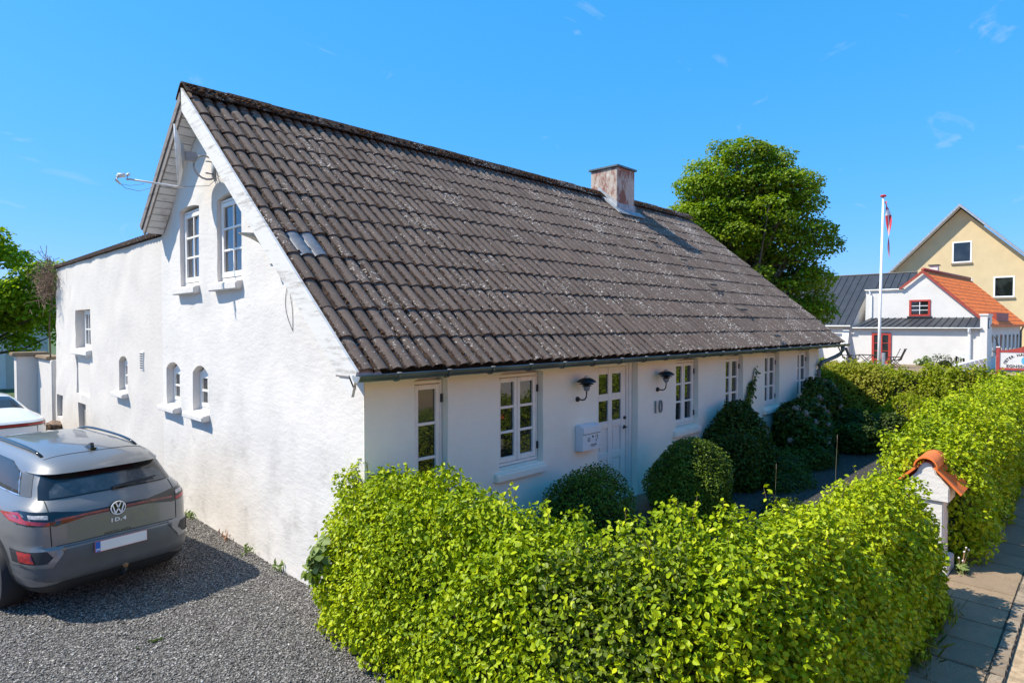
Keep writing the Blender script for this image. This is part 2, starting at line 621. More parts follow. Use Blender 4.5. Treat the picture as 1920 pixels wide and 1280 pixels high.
for k in range(6):
    mb = MB()
    w, d = random.uniform(.10, .15), .106
    p = [(random.uniform(0, .006), random.uniform(0, .008), 0), (w - random.uniform(0, .006), random.uniform(0, .008), 0), (w - random.uniform(0, .006), d - random.uniform(0, .008), 0), (random.uniform(0, .006), d - random.uniform(0, .008), 0)]
    top = [(q[0] + .012 * (1 if i in (0, 3) else -1), q[1] + .006 * (1 if i < 2 else -1), .036 + random.uniform(-.007, .007)) for i, q in enumerate(p)]
    mb.add(p + top, [(4, 5, 6, 7), (0, 1, 5, 4), (1, 2, 6, 5), (2, 3, 7, 6), (3, 0, 4, 7)])
    o = mb.build('kerb_stone', M['sett'])
    st_me.append((o.data, w))
    bpy.data.objects.remove(o)
kerb = MB()
kerb.box((-8, -4.573, -.03), (70, -4.4605, .0235))
kerb = kerb.build('kerb', M['joint'], kind='structure')
x = 2.3
while x < 19:
    me, w = random.choice(st_me)
    o = link('kerb_stone', me, kerb)
    o.location = (x, -4.572, .004)
    x += w + .013

# loose gravel chips where the photograph shows them singly
def chips(n, x0, x1, y0, y1, z, keep):
    P = rng.uniform((x0, y0), (x1, y1), (n, 2))
    P = P[keep(P[:, 0], P[:, 1])]
    n = len(P)
    base = np.array([(1, 0, 0), (-.5, .8, .1), (-.5, -.8, -.05), (.15, .1, .62), (.0, -.1, -.3)])
    s = rng.uniform(.005, .0125, n) * rng.choice([1, 1, 1, 1.45], n)
    a = rng.uniform(0, 2 * PI, n)
    V = np.repeat(base[None], n, 0) * (1 + rng.uniform(-.3, .3, (n, 5, 3)))
    tilt = rng.uniform(-.5, .5, (n, 2))
    V[:, :, 2] += V[:, :, 0] * tilt[:, :1] + V[:, :, 1] * tilt[:, 1:]
    ca, sa = np.cos(a)[:, None], np.sin(a)[:, None]
    X = V[:, :, 0] * ca - V[:, :, 1] * sa
    Y = V[:, :, 0] * sa + V[:, :, 1] * ca
    V = np.stack([X, Y, V[:, :, 2]], -1) * s[:, None, None]
    V[:, :, 0] += P[:, :1]
    V[:, :, 1] += P[:, 1:]
    V[:, :, 2] += z + rng.uniform(-.001, .007, n)[:, None]
    F = np.array([(0, 1, 3), (1, 2, 3), (2, 0, 3), (1, 0, 4), (2, 1, 4), (0, 2, 4)])
    F = (F[None] + 5 * np.arange(n)[:, None, None]).reshape(-1, 3)
    return V.reshape(-1, 3), F, np.repeat(rng.random(n), 6)


V, F, A = chips(175000, -4.2, .0, -1.6, 8.5, .0, lambda x, y: (y < 5.2) | (x > -1.0))
o = np_mesh('gravel', V, F, M['chip'], attr=A)
setp(o, 'loose grey gravel chips covering the yard beside the car', 'gravel', kind='stuff')
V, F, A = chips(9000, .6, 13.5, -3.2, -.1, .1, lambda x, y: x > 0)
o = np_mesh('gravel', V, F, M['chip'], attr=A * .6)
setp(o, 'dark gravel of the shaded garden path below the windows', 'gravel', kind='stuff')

# ------------------------------------------------------------------ the cottage
ROOF_T = math.atan(.833)
EY, EZ = -.30, 2.42
RV = Vector((0, math.cos(ROOF_T), math.sin(ROOF_T)))
RN = Vector((0, -math.sin(ROOF_T), math.cos(ROOF_T)))
RIDGE_Y = 4.05
RIDGE_Z = EZ + .833 * (RIDGE_Y - EY)
X0, X1 = -.27, 13.73


def roofp(x, v, w=0.0):
    return Vector((x, EY, EZ)) + RV * v + RN * w


cottage = root('cottage', 'long whitewashed cottage with a mossy dark tiled roof and a sunlit gable', 'house', (0, 0, 0))


def pip(pt, poly):
    x, y = pt
    c = False
    n = len(poly)
    for i in range(n):
        x1, y1 = poly[i]
        x2, y2 = poly[(i + 1) % n]
        if (y1 > y) != (y2 > y) and x < (x2 - x1) * (y - y1) / (y2 - y1) + x1: c = not c
    return c


def wall(name, outline, holes, fn, depth, mat, parent, step=.12, amp=.012, seed=0.0, fade=None, thick=.3, smooth=True):
    """rendered wall face with real openings: front face gently uneven, reveals going in by depth"""
    hdep = [h[1] if isinstance(h, tuple) else depth for h in holes]
    holes = [h[0] if isinstance(h, tuple) else h for h in holes]
    us = [p[0] for p in outline]
    zs = [p[1] for p in outline]
    pts, edges = [], []

    def loop(poly):
        out = []
        n = len(poly)
        for i in range(n):
            a, b = poly[i], poly[(i + 1) % n]
            L = math.hypot(b[0] - a[0], b[1] - a[1])
            m = max(1, int(L / (step * 1.5)))
            for k in range(m): out.append((a[0] + (b[0] - a[0]) * k / m, a[1] + (b[1] - a[1]) * k / m))
        s = len(pts)
        pts.extend(out)
        m = len(out)
        edges.extend([(s + i, s + (i + 1) % m) for i in range(m)])
        return list(range(s, s + m))

    ol = loop(outline)
    hl = [loop(h) for h in holes]
    u = min(us) + step * .5
    while u < max(us):
        z = min(zs) + step * .5
        while z < max(zs):
            q = (u + random.uniform(-.2, .2) * step, z + random.uniform(-.2, .2) * step)
            if pip(q, outline) and not any(pip(q, h) for h in holes): pts.append(q)
            z += step
        u += step
    vv, ee, ff, ov, oe, of = delaunay_2d_cdt([Vector(p) for p in pts], edges, [], 0, 1e-5)
    keep = []
    for t in ff:
        c = (sum(vv[i].x for i in t) / 3, sum(vv[i].y for i in t) / 3)
        if pip(c, outline) and not any(pip(c, h) for h in holes): keep.append(tuple(t))

    def dsp(u, z):
        d = noise.noise(Vector((u * 1.3, z * 1.5, seed))) * amp + noise.noise(Vector((u * 4.5, z * 6, seed + 9))) * amp * .45
        return d * (fade(u, z) if fade else 1)

    mb = MB()
    mb.add([fn(v_.x, v_.y, dsp(v_.x, v_.y)) for v_ in vv], keep)
    for poly in [[vv[i] for i in range(len(vv))]]: pass
    for h, depth in zip(hl, hdep):
        P = [pts[i] for i in h]
        n = len(P)
        a = [fn(p[0], p[1], dsp(*p)) for p in P]
        b = [fn(p[0], p[1], -depth) for p in P]
        mb.add(a + b, [(i, (i + 1) % n, n + (i + 1) % n, n + i) for i in range(n)])
        mb.add(b, [tuple(range(n))])
    P = [pts[i] for i in ol]
    n = len(P)
    a = [fn(p[0], p[1], dsp(*p)) for p in P]
    b = [fn(p[0], p[1], -thick) for p in P]
    mb.add(a + b, [(i, (i + 1) % n, n + (i + 1) % n, n + i) for i in range(n)])
    return mb.build(name, mat, parent, auto=38)


def arched(u0, u1, z0, zs, rise, n=7):
    pts = [(u0, z0), (u1, z0)]
    for k in range(n + 1):
        t = k / n
        pts.append((u1 + (u0 - u1) * t, zs + rise * math.sin(PI * t) ** .8 if 0 < t < 1 else zs))
    return pts


def fac(u, z, d): return (u, -d, z)
def gab(u, z, d): return (-d, u, z)


FW = [(1.82, 2.60), (5.91, 6.69), (7.74, 8.50), (9.56, 10.32), (11.40, 12.16)]
holes = [arched(.60, 1.04, .55, 2.28, .055)] + [arched(a, b, 1.14, 2.275, .06) for a, b in FW] + [[(3.76, .30), (4.78, .30), (4.78, 2.335), (3.76, 2.335)]]
cfade = lambda u, z: min(1, u / .3, (12.8 - u) / .3)
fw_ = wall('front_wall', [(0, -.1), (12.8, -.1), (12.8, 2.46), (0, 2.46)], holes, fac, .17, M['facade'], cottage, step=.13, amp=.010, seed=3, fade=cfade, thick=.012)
SG = [(3.98, 4.61), (5.18, 5.79)]
gh = [arched(a, b, 1.60, 2.17, .11) for a, b in SG] + [arched(2.80, 3.63, 3.43, 4.555, .045), arched(4.28, 5.07, 3.43, 4.575, .045)]
gpeak = RIDGE_Z - .06
gfade = lambda u, z: min(1, u / .3, max(0, (6.0 - u) / .3))
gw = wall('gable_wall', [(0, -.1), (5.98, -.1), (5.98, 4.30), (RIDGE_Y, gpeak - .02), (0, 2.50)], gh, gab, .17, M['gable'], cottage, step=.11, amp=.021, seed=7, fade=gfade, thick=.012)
mb = MB()
mb.box((12.3, .31, -.1), (12.795, 5.9, 2.4))
mb.prism([(0.31, 2.4), (5.9, 2.4), (5.9, 4.2), (RIDGE_Y, gpeak), (.31, 2.5)], lambda a, b, d: (d, a, b), 12.4, 12.79)
mb.box((7.6, 5.7, -.1), (12.29, 5.9, 4.2))
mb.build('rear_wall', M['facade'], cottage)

# windows ---------------------------------------------------------------
pane_cache = {}


def window(parent, fn, u0, u1, z0, z1, depth, leaves, rows, cols, sill=None, hinge=False, arch=0.0, sash_w=.052, label=None, mir=False, prof=.035):
    """frame in the opening > sashes, bars, panes, hinges, sill; the frame is the window part itself"""
    fr = MB()
    fw = .034
    d0, d1 = -depth - .05, -depth
    B = lambda mb, a0, b0, a1, b1, e0, e1: mb.box((a0, e0, b0), (a1, e1, b1), lambda x, y, z: fn(x, z, y))
    B(fr, u0, z0, u0 + fw, z1, d0, d1)
    B(fr, u1 - fw, z0, u1, z1, d0, d1)
    B(fr, u0 + fw, z0, u1 - fw, z0 + fw, d0, d1)
    if arch:
        n = 8
        t = [(u0 + fw + (u1 - u0 - 2 * fw) * k / n, z1 - fw + arch * math.sin(PI * k / n)) for k in range(n + 1)]
        fr.prism([(u0 + fw, z1 - fw - .012)] + [(u1 - fw, z1 - fw - .012)] + [(p[0], p[1] + fw) for p in reversed(t)], lambda a, b, d: fn(a, b, d), d0, d1)
        B(fr, u0, z1 - .001, u0 + fw + .02, z1 + .02, d0, d1 - .002)
    else:
        B(fr, u0 + fw, z1 - fw, u1 - fw, z1, d0, d1)
    w = fr.build('window', M['paint'], parent, bevel=.004, label=label)
    W = (u1 - u0 - 2 * fw - .006 * (leaves + 1)) / leaves
    for L in range(leaves):
        a0 = u0 + fw + .006 + L * (W + .006)
        a1 = a0 + W
        b0, b1 = z0 + fw + .008, z1 - fw - .008
        s = MB()
        e0, e1 = d1 - .038, d1 + .006
        B(s, a0, b0, a0 + sash_w, b1, e0, e1)
        B(s, a1 - sash_w, b0, a1, b1, e0, e1)
        B(s, a0 + sash_w, b0, a1 - sash_w, b0 + sash_w * 1.25, e0, e1)
        B(s, a0 + sash_w, b1 - sash_w, a1 - sash_w, b1, e0, e1)
        s.build('sash', M['paint'], w, bevel=.004)
        ia0, ia1, ib0, ib1 = a0 + sash_w, a1 - sash_w, b0 + sash_w * 1.25, b1 - sash_w
        bw = .030
        us_ = [ia0 + (ia1 - ia0) * k / cols for k in range(cols + 1)]
        zs_ = [ib0 + (ib1 - ib0) * k / rows for k in range(rows + 1)]
        for k in range(1, rows):
            q = MB()
            B(q, ia0, zs_[k] - bw / 2, ia1, zs_[k] + bw / 2, e0 + .004, e1 - .005)
            q.build('glazing_bar', M['paint'], w, bevel=.003)
        for k in range(1, cols):
            q = MB()
            B(q, us_[k] - bw / 2, ib0, us_[k] + bw / 2, ib1, e0 + .006, e1 - .007)
            q.build('glazing_bar', M['paint'], w, bevel=.003)
        for i in range(cols):
            for k in range(rows):
                q = MB()
                g0 = us_[i] + (bw / 2 if i else 0)
                g1 = us_[i + 1] - (bw / 2 if i < cols - 1 else 0)
                h0 = zs_[k] + (bw / 2 if k else 0)
                h1 = zs_[k + 1] - (bw / 2 if k < rows - 1 else 0)
                t1, t2 = random.uniform(-.004, .004), random.uniform(-.004, .004)
                e = e0 + .018
                q.add([fn(g0, h0, e - t1), fn(g1, h0, e + t2), fn(g1, h1, e + t1), fn(g0, h1, e - t2), fn(g0, h0, e - .006 - t1), fn(g1, h0, e - .006 + t2), fn(g1, h1, e - .006 + t1), fn(g0, h1, e - .006 - t2)],
                      [(0, 1, 2, 3), (7, 6, 5, 4), (0, 4, 5, 1), (1, 5, 6, 2), (2, 6, 7, 3), (3, 7, 4, 0)])
                q.build('pane', M['glass'], w)
        if hinge:
            for zz in (z0 + .18, z1 - .2):
                q = MB()
                hu = u0 + .012 if L == 0 else u1 - .012
                if leaves == 1: hu = u1 - .012
                B(q, hu - .012, zz - .045, hu + .012, zz + .045, d1 + .001, d1 + .014)
                q.build('hinge', M['black'], w)
    if sill:
        s0, s1, sz, sh, pr = sill
        q = MB()
        q.prism([(pr, sz - sh), (pr, sz - .025), (-depth, sz + .02), (-.17, sz + .02), (-.17, sz - sh)], lambda a, b, d: fn(d, b, a), s0, s1)
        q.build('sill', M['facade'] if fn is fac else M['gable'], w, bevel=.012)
    return w


window(cottage, fac, .615, 1.03, .60, 2.27, .085, 1, 4, 1, hinge=True, label='narrow single casement window nearest the sunlit corner')
for a, b in FW:
    window(cottage, fac, a + .015, b - .012, 1.165, 2.265, .085, 2, 3, 1, sill=(a - .085, b + .02, 1.135, .115, .06), hinge=True)
for a, b in SG:
    window(cottage, gab, a + .004, b - .004, 1.62, 2.17, .10, 1, 2, 2, sill=(a - .02, b + .16, 1.60, .10, .11), arch=.07, sash_w=.045)
window(cottage, gab, 2.805, 3.625, 3.46, 4.55, .06, 1, 3, 2, sill=(2.76, 3.72, 3.44, .12, .10), sash_w=.06)
window(cottage, gab, 4.285, 5.065, 3.46, 4.57, .06, 1, 3, 2, sill=(4.24, 5.17, 3.44, .12, .10), sash_w=.06)

# door -------------------------------------------------------------------
dfr = MB()
Bf = lambda mb, a0, b0, a1, b1, e0, e1: mb.box((a0, e0, b0), (a1, e1, b1), lambda x, y, z: fac(x, z, y))
Bf(dfr, 3.765, .30, 3.83, 2.33, -.168, -.125)
Bf(dfr, 4.655, .30, 4.775, 2.33, -.168, -.125)
Bf(dfr, 4.70, .30, 4.774, 2.33, -.126, -.105)
Bf(dfr, 3.83, 2.255, 4.655, 2.33, -.168, -.125)
Bf(dfr, 3.80, .301, 4.70, .36, -.168, -.10)
dfr.build('door_frame', M['paint'], cottage, bevel=.005)
D0, D1 = 3.84, 4.635
dm = MB()
bars = [D0, D0 + .12, (D0 + D1) / 2 - .05, (D0 + D1) / 2 + .05, D1 - .12, D1]
for a, b in ((0, 1), (2, 3), (4, 5)): Bf(dm, bars[a], .37, bars[b], 2.25, -.165, -.128)
for (z0, z1) in ((.37, .55), (.90, 1.0), (1.36, 1.46), (1.76, 1.86), (2.15, 2.25)):
    for a, b in ((1, 2), (3, 4)): Bf(dm, bars[a], z0, bars[b], z1, -.165, -.130)
for (z0, z1) in ((.55, .90), (1.0, 1.36)):
    for a, b in ((1, 2), (3, 4)):
        Bf(dm, bars[a], z0, bars[b], z1, -.165, -.150)
        Bf(dm, bars[a] + .035, z0 + .035, bars[b] - .035, z1 - .035, -.150, -.140)
door = dm.build('door', M['door_paint'], cottage, bevel=.004)
for (z0, z1) in ((1.46, 1.76), (1.86, 2.15)):
    for a, b in ((1, 2), (3, 4)):
        q = MB(); Bf(q, bars[a], z0, bars[b], z1, -.155, -.147); q.build('pane', M['glass'], door)
q = MB(); q.tube([fac(4.60, 1.33, -.128), fac(4.60, 1.33, -.08), fac(4.50, 1.33, -.075)], .010, 8); q.build('handle', M['black'], door, smooth=True)
q = MB(); q.lathe([(.0, 0), (.027, 0), (.027, .012), (.0, .014)], Matrix.Translation(fac(4.60, 1.33, -.127)) @ Matrix.Rotation(R(90), 4, 'X'), 14); q.build('handle_rose', M['black'], door)
q = MB(); q.lathe([(.0, 0), (.024, 0), (.024, .022), (.0, .026)], Matrix.Translation(fac(4.60, 1.47, -.127)) @ Matrix.Rotation(R(90), 4, 'X'), 14); q.build('lock', M['black'], door)
stp = MB()
pts_ = [(4.6 + .62 * math.cos(t), -.0 - .72 * math.sin(t)) for t in [PI * k / 14 for k in range(15)]]
stp.prism(pts_, lambda a, b, d: (a, b, d), .05, .285)
stp.build('doorstep', M['slab'], cottage, bevel=.015, label='half round stone doorstep in the shade')

# house number and the vent in the gable -----------------------------------
for ch, ux in (('1', 5.26), ('0', 5.41)):
    vs_, fs_ = text_geo(ch, .29, .010, bold=-.003)
    q = MB(); q.add([(ux + p[0] * .80, -.018 - p[2], 1.565 + p[1]) for p in vs_], fs_)
    q.build('house_digit', M['plastic_grey'], cottage)
vent = MB()
Gf = lambda mb, a0, b0, a1, b1, e0, e1: mb.box((a0, e0, b0), (a1, e1, b1), lambda x, y, z: gab(x, z, y))
Gf(vent, 6.98, 2.08, 7.15, 2.40, .006, .022)
vent = vent.build('wall_vent', M['paint'], cottage)
for k in range(7):
    q = MB(); Gf(q, 6.99, 2.11 + .041 * k, 7.14, 2.125 + .041 * k, .0221, .030); q.build('vent_slot', M['dark_gap'], vent)

# roof --------------------------------------------------------------------
SL = (RIDGE_Y - EY) / math.cos(ROOF_T)
body = MB()
yb, zb = 5.98, RIDGE_Z - .833 * (5.98 - RIDGE_Y)
body.prism([(EY + .06, EZ + .02), (RIDGE_Y, RIDGE_Z - .02), (yb, zb), (yb, zb - .10), (RIDGE_Y, RIDGE_Z - .13), (EY + .10, EZ - .06)], lambda a, b, d: (d, a, b), X0 + .045, X1 - .03)
body.build('roof_deck', M['dark_gap'], cottage)
back = MB()
rows_b = 6
for k in range(rows_b):
    t0, t1 = k / rows_b, (k + 1) / rows_b
    y0_, y1_ = RIDGE_Y + (yb + .06 - RIDGE_Y) * t0, RIDGE_Y + (yb + .06 - RIDGE_Y) * t1
    z0_, z1_ = RIDGE_Z - .833 * (y0_ - RIDGE_Y), RIDGE_Z - .833 * (y1_ - RIDGE_Y)
    back.prism([(y0_, z0_ + .03), (y1_, z1_ + .055), (y1_, z1_ + .02), (y0_, z0_)], lambda a, b, d: (d, a, b), X0, X1)
back.build('rear_roof_slope', M['tile'], cottage)

PW = (X1 - X0) / 84
GA = .452


def tile_geo(length, seed, last=False):
    rr = random.Random(seed)
    n = 10
    V, uvs, F, FU = [], [], [], []
    amp = .054 + rr.uniform(-.002, .002)
    lo, hi = .020 + rr.uniform(-.004, .005), .002
    for j, (v, w0) in enumerate(((0, lo), (length * .5, (lo + hi) / 2), (length, hi))):
        for k in range(n + 1):
            u = (k / n - .5)
            uu = u * (PW + .012)
            sq_ = (k / n * .97 + .015) ** 1.22
            w = amp * math.sin(PI * sq_) ** .58
            jag = rr.uniform(-.004, .004) if j == 0 else 0
            V.append((uu, v + jag, w + w0 + u * .006))
            uvs.append((k / n, v / length))
    for j in range(2):
        for k in range(n):
            F.append((j * (n + 1) + k, j * (n + 1) + k + 1, (j + 1) * (n + 1) + k + 1, (j + 1) * (n + 1) + k))
    b = len(V)
    for k in range(n + 1):
        V.append(V[k]); uvs.append(uvs[k])
    for k in range(n + 1):
        V.append((V[k][0], V[k][1] + .004, V[k][2] - .017)); uvs.append(uvs[k])
    for k in range(n):
        F.append((b + k + 1, b + k, b + n + 1 + k, b + n + 2 + k))
    return V, F, uvs


def tile_mesh(geos, name, mats, tint=None):
    V, F, UV, T = [], [], [], []
    for (v, f, uv), mtx, tn in geos:
        n = len(V)
        V += [tuple(mtx @ Vector(p)) for p in v] if mtx else v
        F += [tuple(i + n for i in q) for q in f]
        UV += uv
        T += [tn] * len(f)
    me = bpy.data.meshes.new(name)
    me.from_pydata(V, [], F)
    ul = me.uv_layers.new(name='UVMap')
    for lp in me.loops: ul.data[lp.index].uv = UV[lp.vertex_index]
    a = me.attributes.new('tint', 'FLOAT', 'FACE')
    a.data.foreach_set('value', T)
    me.polygons.foreach_set('use_smooth', [True] * len(F))
    me.materials.append(mats)
    return me


RM = Matrix(((1, 0, 0), (0, RV.y, RN.y), (0, RV.z, RN.z))).to_4x4()
tgeo = [tile_geo(.505, s) for s in range(6)]
tshort = [tile_geo(.20, 50 + s) for s in range(3)]
tmesh = [tile_mesh([(g, None, 0)], 'roof_tile', M['tile']) for g in tgeo]
tshortm = [tile_mesh([(g, None, 0)], 'roof_tile', M['tile']) for g in tshort]
tnew = tile_mesh([(tgeo[0], None, 0)], 'roof_tile', M['tile_new'])
slots = []
CHX0, CHX1, CHY0, CHY1 = 9.30, 10.06, 3.51, 4.30
for r_ in range(13):
    v0 = -.012 + GA * r_
    for c_ in range(84):
        xc = X0 + PW * (c_ + .5)
        last = r_ == 12
        p = roofp(xc, v0)
        if CHX0 - .02 < xc < CHX1 + .02 and p.y > CHY0 - .15: continue
        m = Matrix.Translation(p + Vector((random.uniform(-.004, .004), 0, 0)) + RV * random.uniform(-.009, .009) + RN * random.uniform(-.003, .004)) @ RM @ Matrix.Rotation(R(random.uniform(-.5, .5)), 4, 'Z') @ Matrix.Rotation(R(random.uniform(-.9, .9)), 4, 'Y')
        slots.append(((p - CAM).length, r_, c_, last, m))
slots.sort(key=lambda s: s[0])
rest = []
for i, (d, r_, c_, last, m) in enumerate(slots):
    k = random.randrange(6)
    if r_ == 4 and c_ in (1, 2):
        o = link('roof_tile', tnew, cottage, m); o['label'] = 'smooth newer blue-grey roof tile'
    elif i < 298:
        link('roof_tile', (tshortm[k % 3] if last else tmesh[k]), cottage, m)
    else:
        rest.append(((tshort[k % 3] if last else tgeo[k]), m, random.random()))
o = link('roof_tile', tile_mesh(rest, 'roof_tile', M['tile']), cottage)
o['kind'] = 'stuff'

# moss cushions lying in the valleys, thickest near the gable
mo = MB()
for k in range(2300):
    x = X0 + .02 + (X1 - X0) * min(.999, abs(random.gauss(0, .27)))
    v = random.uniform(.0, 5.45)
    if noise.noise(Vector((x * 1.1, v * 1.3, 4))) < random.uniform(-.35, .30): continue
    c_ = math.floor((x - X0) / PW)
    xx = X0 + c_ * PW + random.gauss(.006, .021)
    fr_ = ((v + .012) / GA) % 1.0
    w = .036 - .03 * fr_ + .012
    s = random.uniform(.007, .022)
    p = roofp(max(xx, X0 + .03), v, w)
    mo.blob(p, s, 1, .35, (random.uniform(.8, 1.2), random.uniform(.9, 1.8), .8))
o = mo.build('moss', M['moss'], cottage, recalc=False, smooth=True)
o['kind'] = 'stuff'

# ridge: folded ridge caps, one after the other, with moss on top
nr = 23
for k in range(nr):
    a = X0 - .02 + (X1 - X0 + .04) * k / nr
    b = X0 - .02 + (X1 - X0 + .04) * (k + 1) / nr + .02
    if a > CHX0 - .45 and b < CHX1 + .45 and False: continue
    if CHX0 < (a + b) / 2 < CHX1: continue
    dz = .004 * (k % 2) + random.uniform(-.006, .006)
    f0 = roofp(0, SL - .185, .126)
    prof = [(f0.y, f0.z + dz), (RIDGE_Y - .05, RIDGE_Z + .140 + dz), (RIDGE_Y, RIDGE_Z + .154 + dz), (RIDGE_Y + .05, RIDGE_Z + .140 + dz), (2 * RIDGE_Y - f0.y, f0.z + dz)]
    inner = [(y, z - .022) for y, z in reversed(prof)]
    q = MB(); q.prism(prof + inner, lambda y, z, d: (d, y, z), a, b)
    q.build('ridge_tile', M['tile'], cottage)
mo = MB()
for k in range(1300):
    x = random.uniform(X0, X1)
    if CHX0 - .05 < x < CHX1 + .05: continue
    if noise.noise(Vector((x * .8, 7, 1))) < random.uniform(-.7, .35): continue
    t = random.uniform(.0, .17)
    p = roofp(x, SL - t, .134)
    mo.blob((p.x, p.y, p.z + .002), random.uniform(.010, .030), 1, .4, (1.2, 1.0, .8))
o = mo.build('ridge_moss', M['moss'], cottage, recalc=False, smooth=True)
o['kind'] = 'stuff'

# verge boards, soffit boards
q = MB()
f = lambda v, w: tuple(roofp(0, v, w))[1:]
q.prism([f(-.02, .045), f(SL + .04, .045), f(SL - .17, -.19), f(-.10, -.19)], lambda y, z, d: (d, y, z), X0 - .022, X0 + .006)
q.build('bargeboard', M['barge'], cottage, label='flaking white bargeboard on the front slope')
bk = lambda t, w: (RIDGE_Y + t * math.cos(ROOF_T) + w * math.sin(ROOF_T), RIDGE_Z - t * math.sin(ROOF_T) + w * math.cos(ROOF_T))
TB = (yb - RIDGE_Y) / math.cos(ROOF_T)
q = MB()
q.prism([bk(.03, .05), bk(TB + .03, .05), bk(TB + .03, -.05), bk(.10, -.05)], lambda y, z, d: (d, y, z), X0 - .022, X0 + .008)
q.build('bargeboard', M['old_wood'], cottage, label='weathered bare bargeboard on the back slope')
q = MB()
q.prism([bk(.12, -.051), bk(TB + .02, -.051), bk(TB + .02, -.17), bk(.20, -.17)], lambda y, z, d: (d, y, z), X0 - .004, X0 + .02)
q.build('fascia_board', M['old_wood'], cottage)
nb = 17
for k in range(nb):
    t0 = .16 + (TB - .16) * k / nb
    t1 = .16 + (TB - .16) * (k + 1) / nb - .014
    q = MB()
    w = -.145 + random.uniform(-.003, .003)
    q.prism([bk(t0, w), bk(t1, w), bk(t1, w - .018), bk(t0, w - .018)], lambda y, z, d: (d, y, z), X0 + .021, -.004)
    q.build('soffit_board', M['soffit'], cottage)
# under the front eaves and verge
q = MB(); q.prism([f(-.01, -.005), f(SL - .05, -.005), f(SL - .05, -.13), f(.03, -.10)], lambda y, z, d: (d, y, z), X0 + .007, .0)
q.build('verge_lining', M['soffit'], cottage)
q = MB(); q.box((-.30, -.235, 2.385), (13.6, -.002, 2.40)); q.build('eaves_board', M['old_wood'], cottage)
q = MB(); q.obox((-.285, -.26, 2.345), (.014, .022, .15), Matrix.Rotation(R(-38), 3, 'X')); q.build('fixing_strip', M['old_wood'], cottage)

# gutter, brackets, downpipe
gz = 2.405
gy = -.355


def gut(r, x0, x1, n=9, t=.004):
    a = [(gy + r * math.cos(PI + PI * k / n), gz + r * math.sin(PI + PI * k / n)) for k in range(n + 1)]
    b = [(gy + (r - t) * math.cos(PI + PI * k / n), gz + (r - t) * math.sin(PI + PI * k / n)) for k in range(n, -1, -1)]
    return a + b


q = MB(); q.prism(gut(.062, 0, 0), lambda y, z, d: (d, y, z - .004 * (d - 7) / 7), -.30, 13.86)
q.tube([(-.30, gy - .062, gz + .004), (13.86, gy - .062, gz)], .0065, 6)
gutter = q.build('gutter', M['zinc'], cottage, auto=50)
q = MB(); q.prism([(gy + .061 * math.cos(PI + PI * k / 9), gz + .061 * math.sin(PI + PI * k / 9)) for k in range(10)], lambda y, z, d: (d, y, z), -.306, -.301); q.build('end_cap', M['zinc_light'], gutter)
for k in range(23):
    x = .12 + .605 * k
    q = MB(); q.prism(gut(.072, 0, 0, t=.009), lambda y, z, d: (d, y, z), x - .013, x + .013)
    q.box((x - .013, gy + .06, gz - .004), (x + .013, -.22, gz + .002))
    q.build('gutter_bracket', M['zinc'], gutter)
    q = MB(); q.box((x - .016, gy - .075, gz + .0105), (x + .016, gy - .040, gz + .018)); q.build('bracket_tab', M['zinc_light'], gutter)
q = MB()
pp = [Vector((13.45, gy, 2.36)), Vector((13.45, gy, 2.24)), Vector((13.42, gy + .03, 2.17)), Vector((13.30, gy + .10, 2.10)), Vector((12.95, -.17, 2.02)), Vector((12.72, -.10, 1.97)), Vector((12.62, -.075, 1.90)), Vector((12.60, -.07, 1.78)), Vector((12.60, -.07, .1))]
q.tube(pp, .047, 14)
dp = q.build('downpipe', M['zinc'], cottage, smooth=True)
for z in (1.66, .6):
    q = MB(); q.lathe([(.05, 0), (.055, .004), (.055, .03), (.05, .034)], Matrix.Translation((12.60, -.07, z)), 14)
    q.box((12.59, -.03, z), (12.61, .01, z + .03)); q.build('pipe_clip', M['zinc'], dp)

# iron roof-ladder hooks running down the slope
for k, (x, y) in enumerate(((9.05, 2.52), (9.40, 1.91), (9.40, 1.20), (9.45, .54), (9.55, -.12))):
    v = (y - EY) / math.cos(ROOF_T)
    q = MB()
    b = roofp(x, v, .10)
    for dx in (-.02, .13):
        q.tube([b + Vector((dx, 0, 0)) + RV * .12 - RN * .03, b + Vector((dx, 0, 0)) + RN * .03, b + Vector((dx, 0, 0)) + RN * .03 - RV * .06], .011, 6)
    q.tube([b + Vector((-.10, 0, 0)) + RN * .035 - RV * .05, b + Vector((.16, 0, 0)) + RN * .035 - RV * .05], .015, 6)
    q.build('roof_hook', M['black'], cottage)

# chimney
t = NT('chimney_render')
n1 = t.noise(2.2, 6, .65, vec=t.stretch((1.4, 1.4, .55)))
c = t.mix(t.rng(n1, .42, .54), (.46, .39, .33), (.25, .105, .075))
c = t.mix(t.math('MULTIPLY', t.rng(t.noise(11, 5, .7), .56, .68), .8), c, (.62, .58, .54))
t.p(Base_Color=c, Roughness=.92, Normal=t.bump(t.noise(30, 5), .5, .01))
M['chimney'] = t.m
q = MB()
q.box((CHX0, CHY0, 5.2), (CHX1, CHY1, 6.705))
chim = q.build('chimney', M['chimney'], cottage, bevel=.012)
q = MB(); q.box((CHX0 - .045, CHY0 - .045, 6.706), (CHX1 + .045, CHY1 + .045, 6.752)); q.build('cap', M['zinc'], chim, bevel=.006)
q = MB()
zf = roofp(0, (CHY0 - EY) / math.cos(ROOF_T)).z
q.prism([(CHY0 - .012, zf - .05), (RIDGE_Y, RIDGE_Z + .02), (RIDGE_Y, RIDGE_Z + .24), (CHY0 - .012, zf + .26)], lambda y, z, d: (d, y, z), CHX0 - .014, CHX0 - .002)
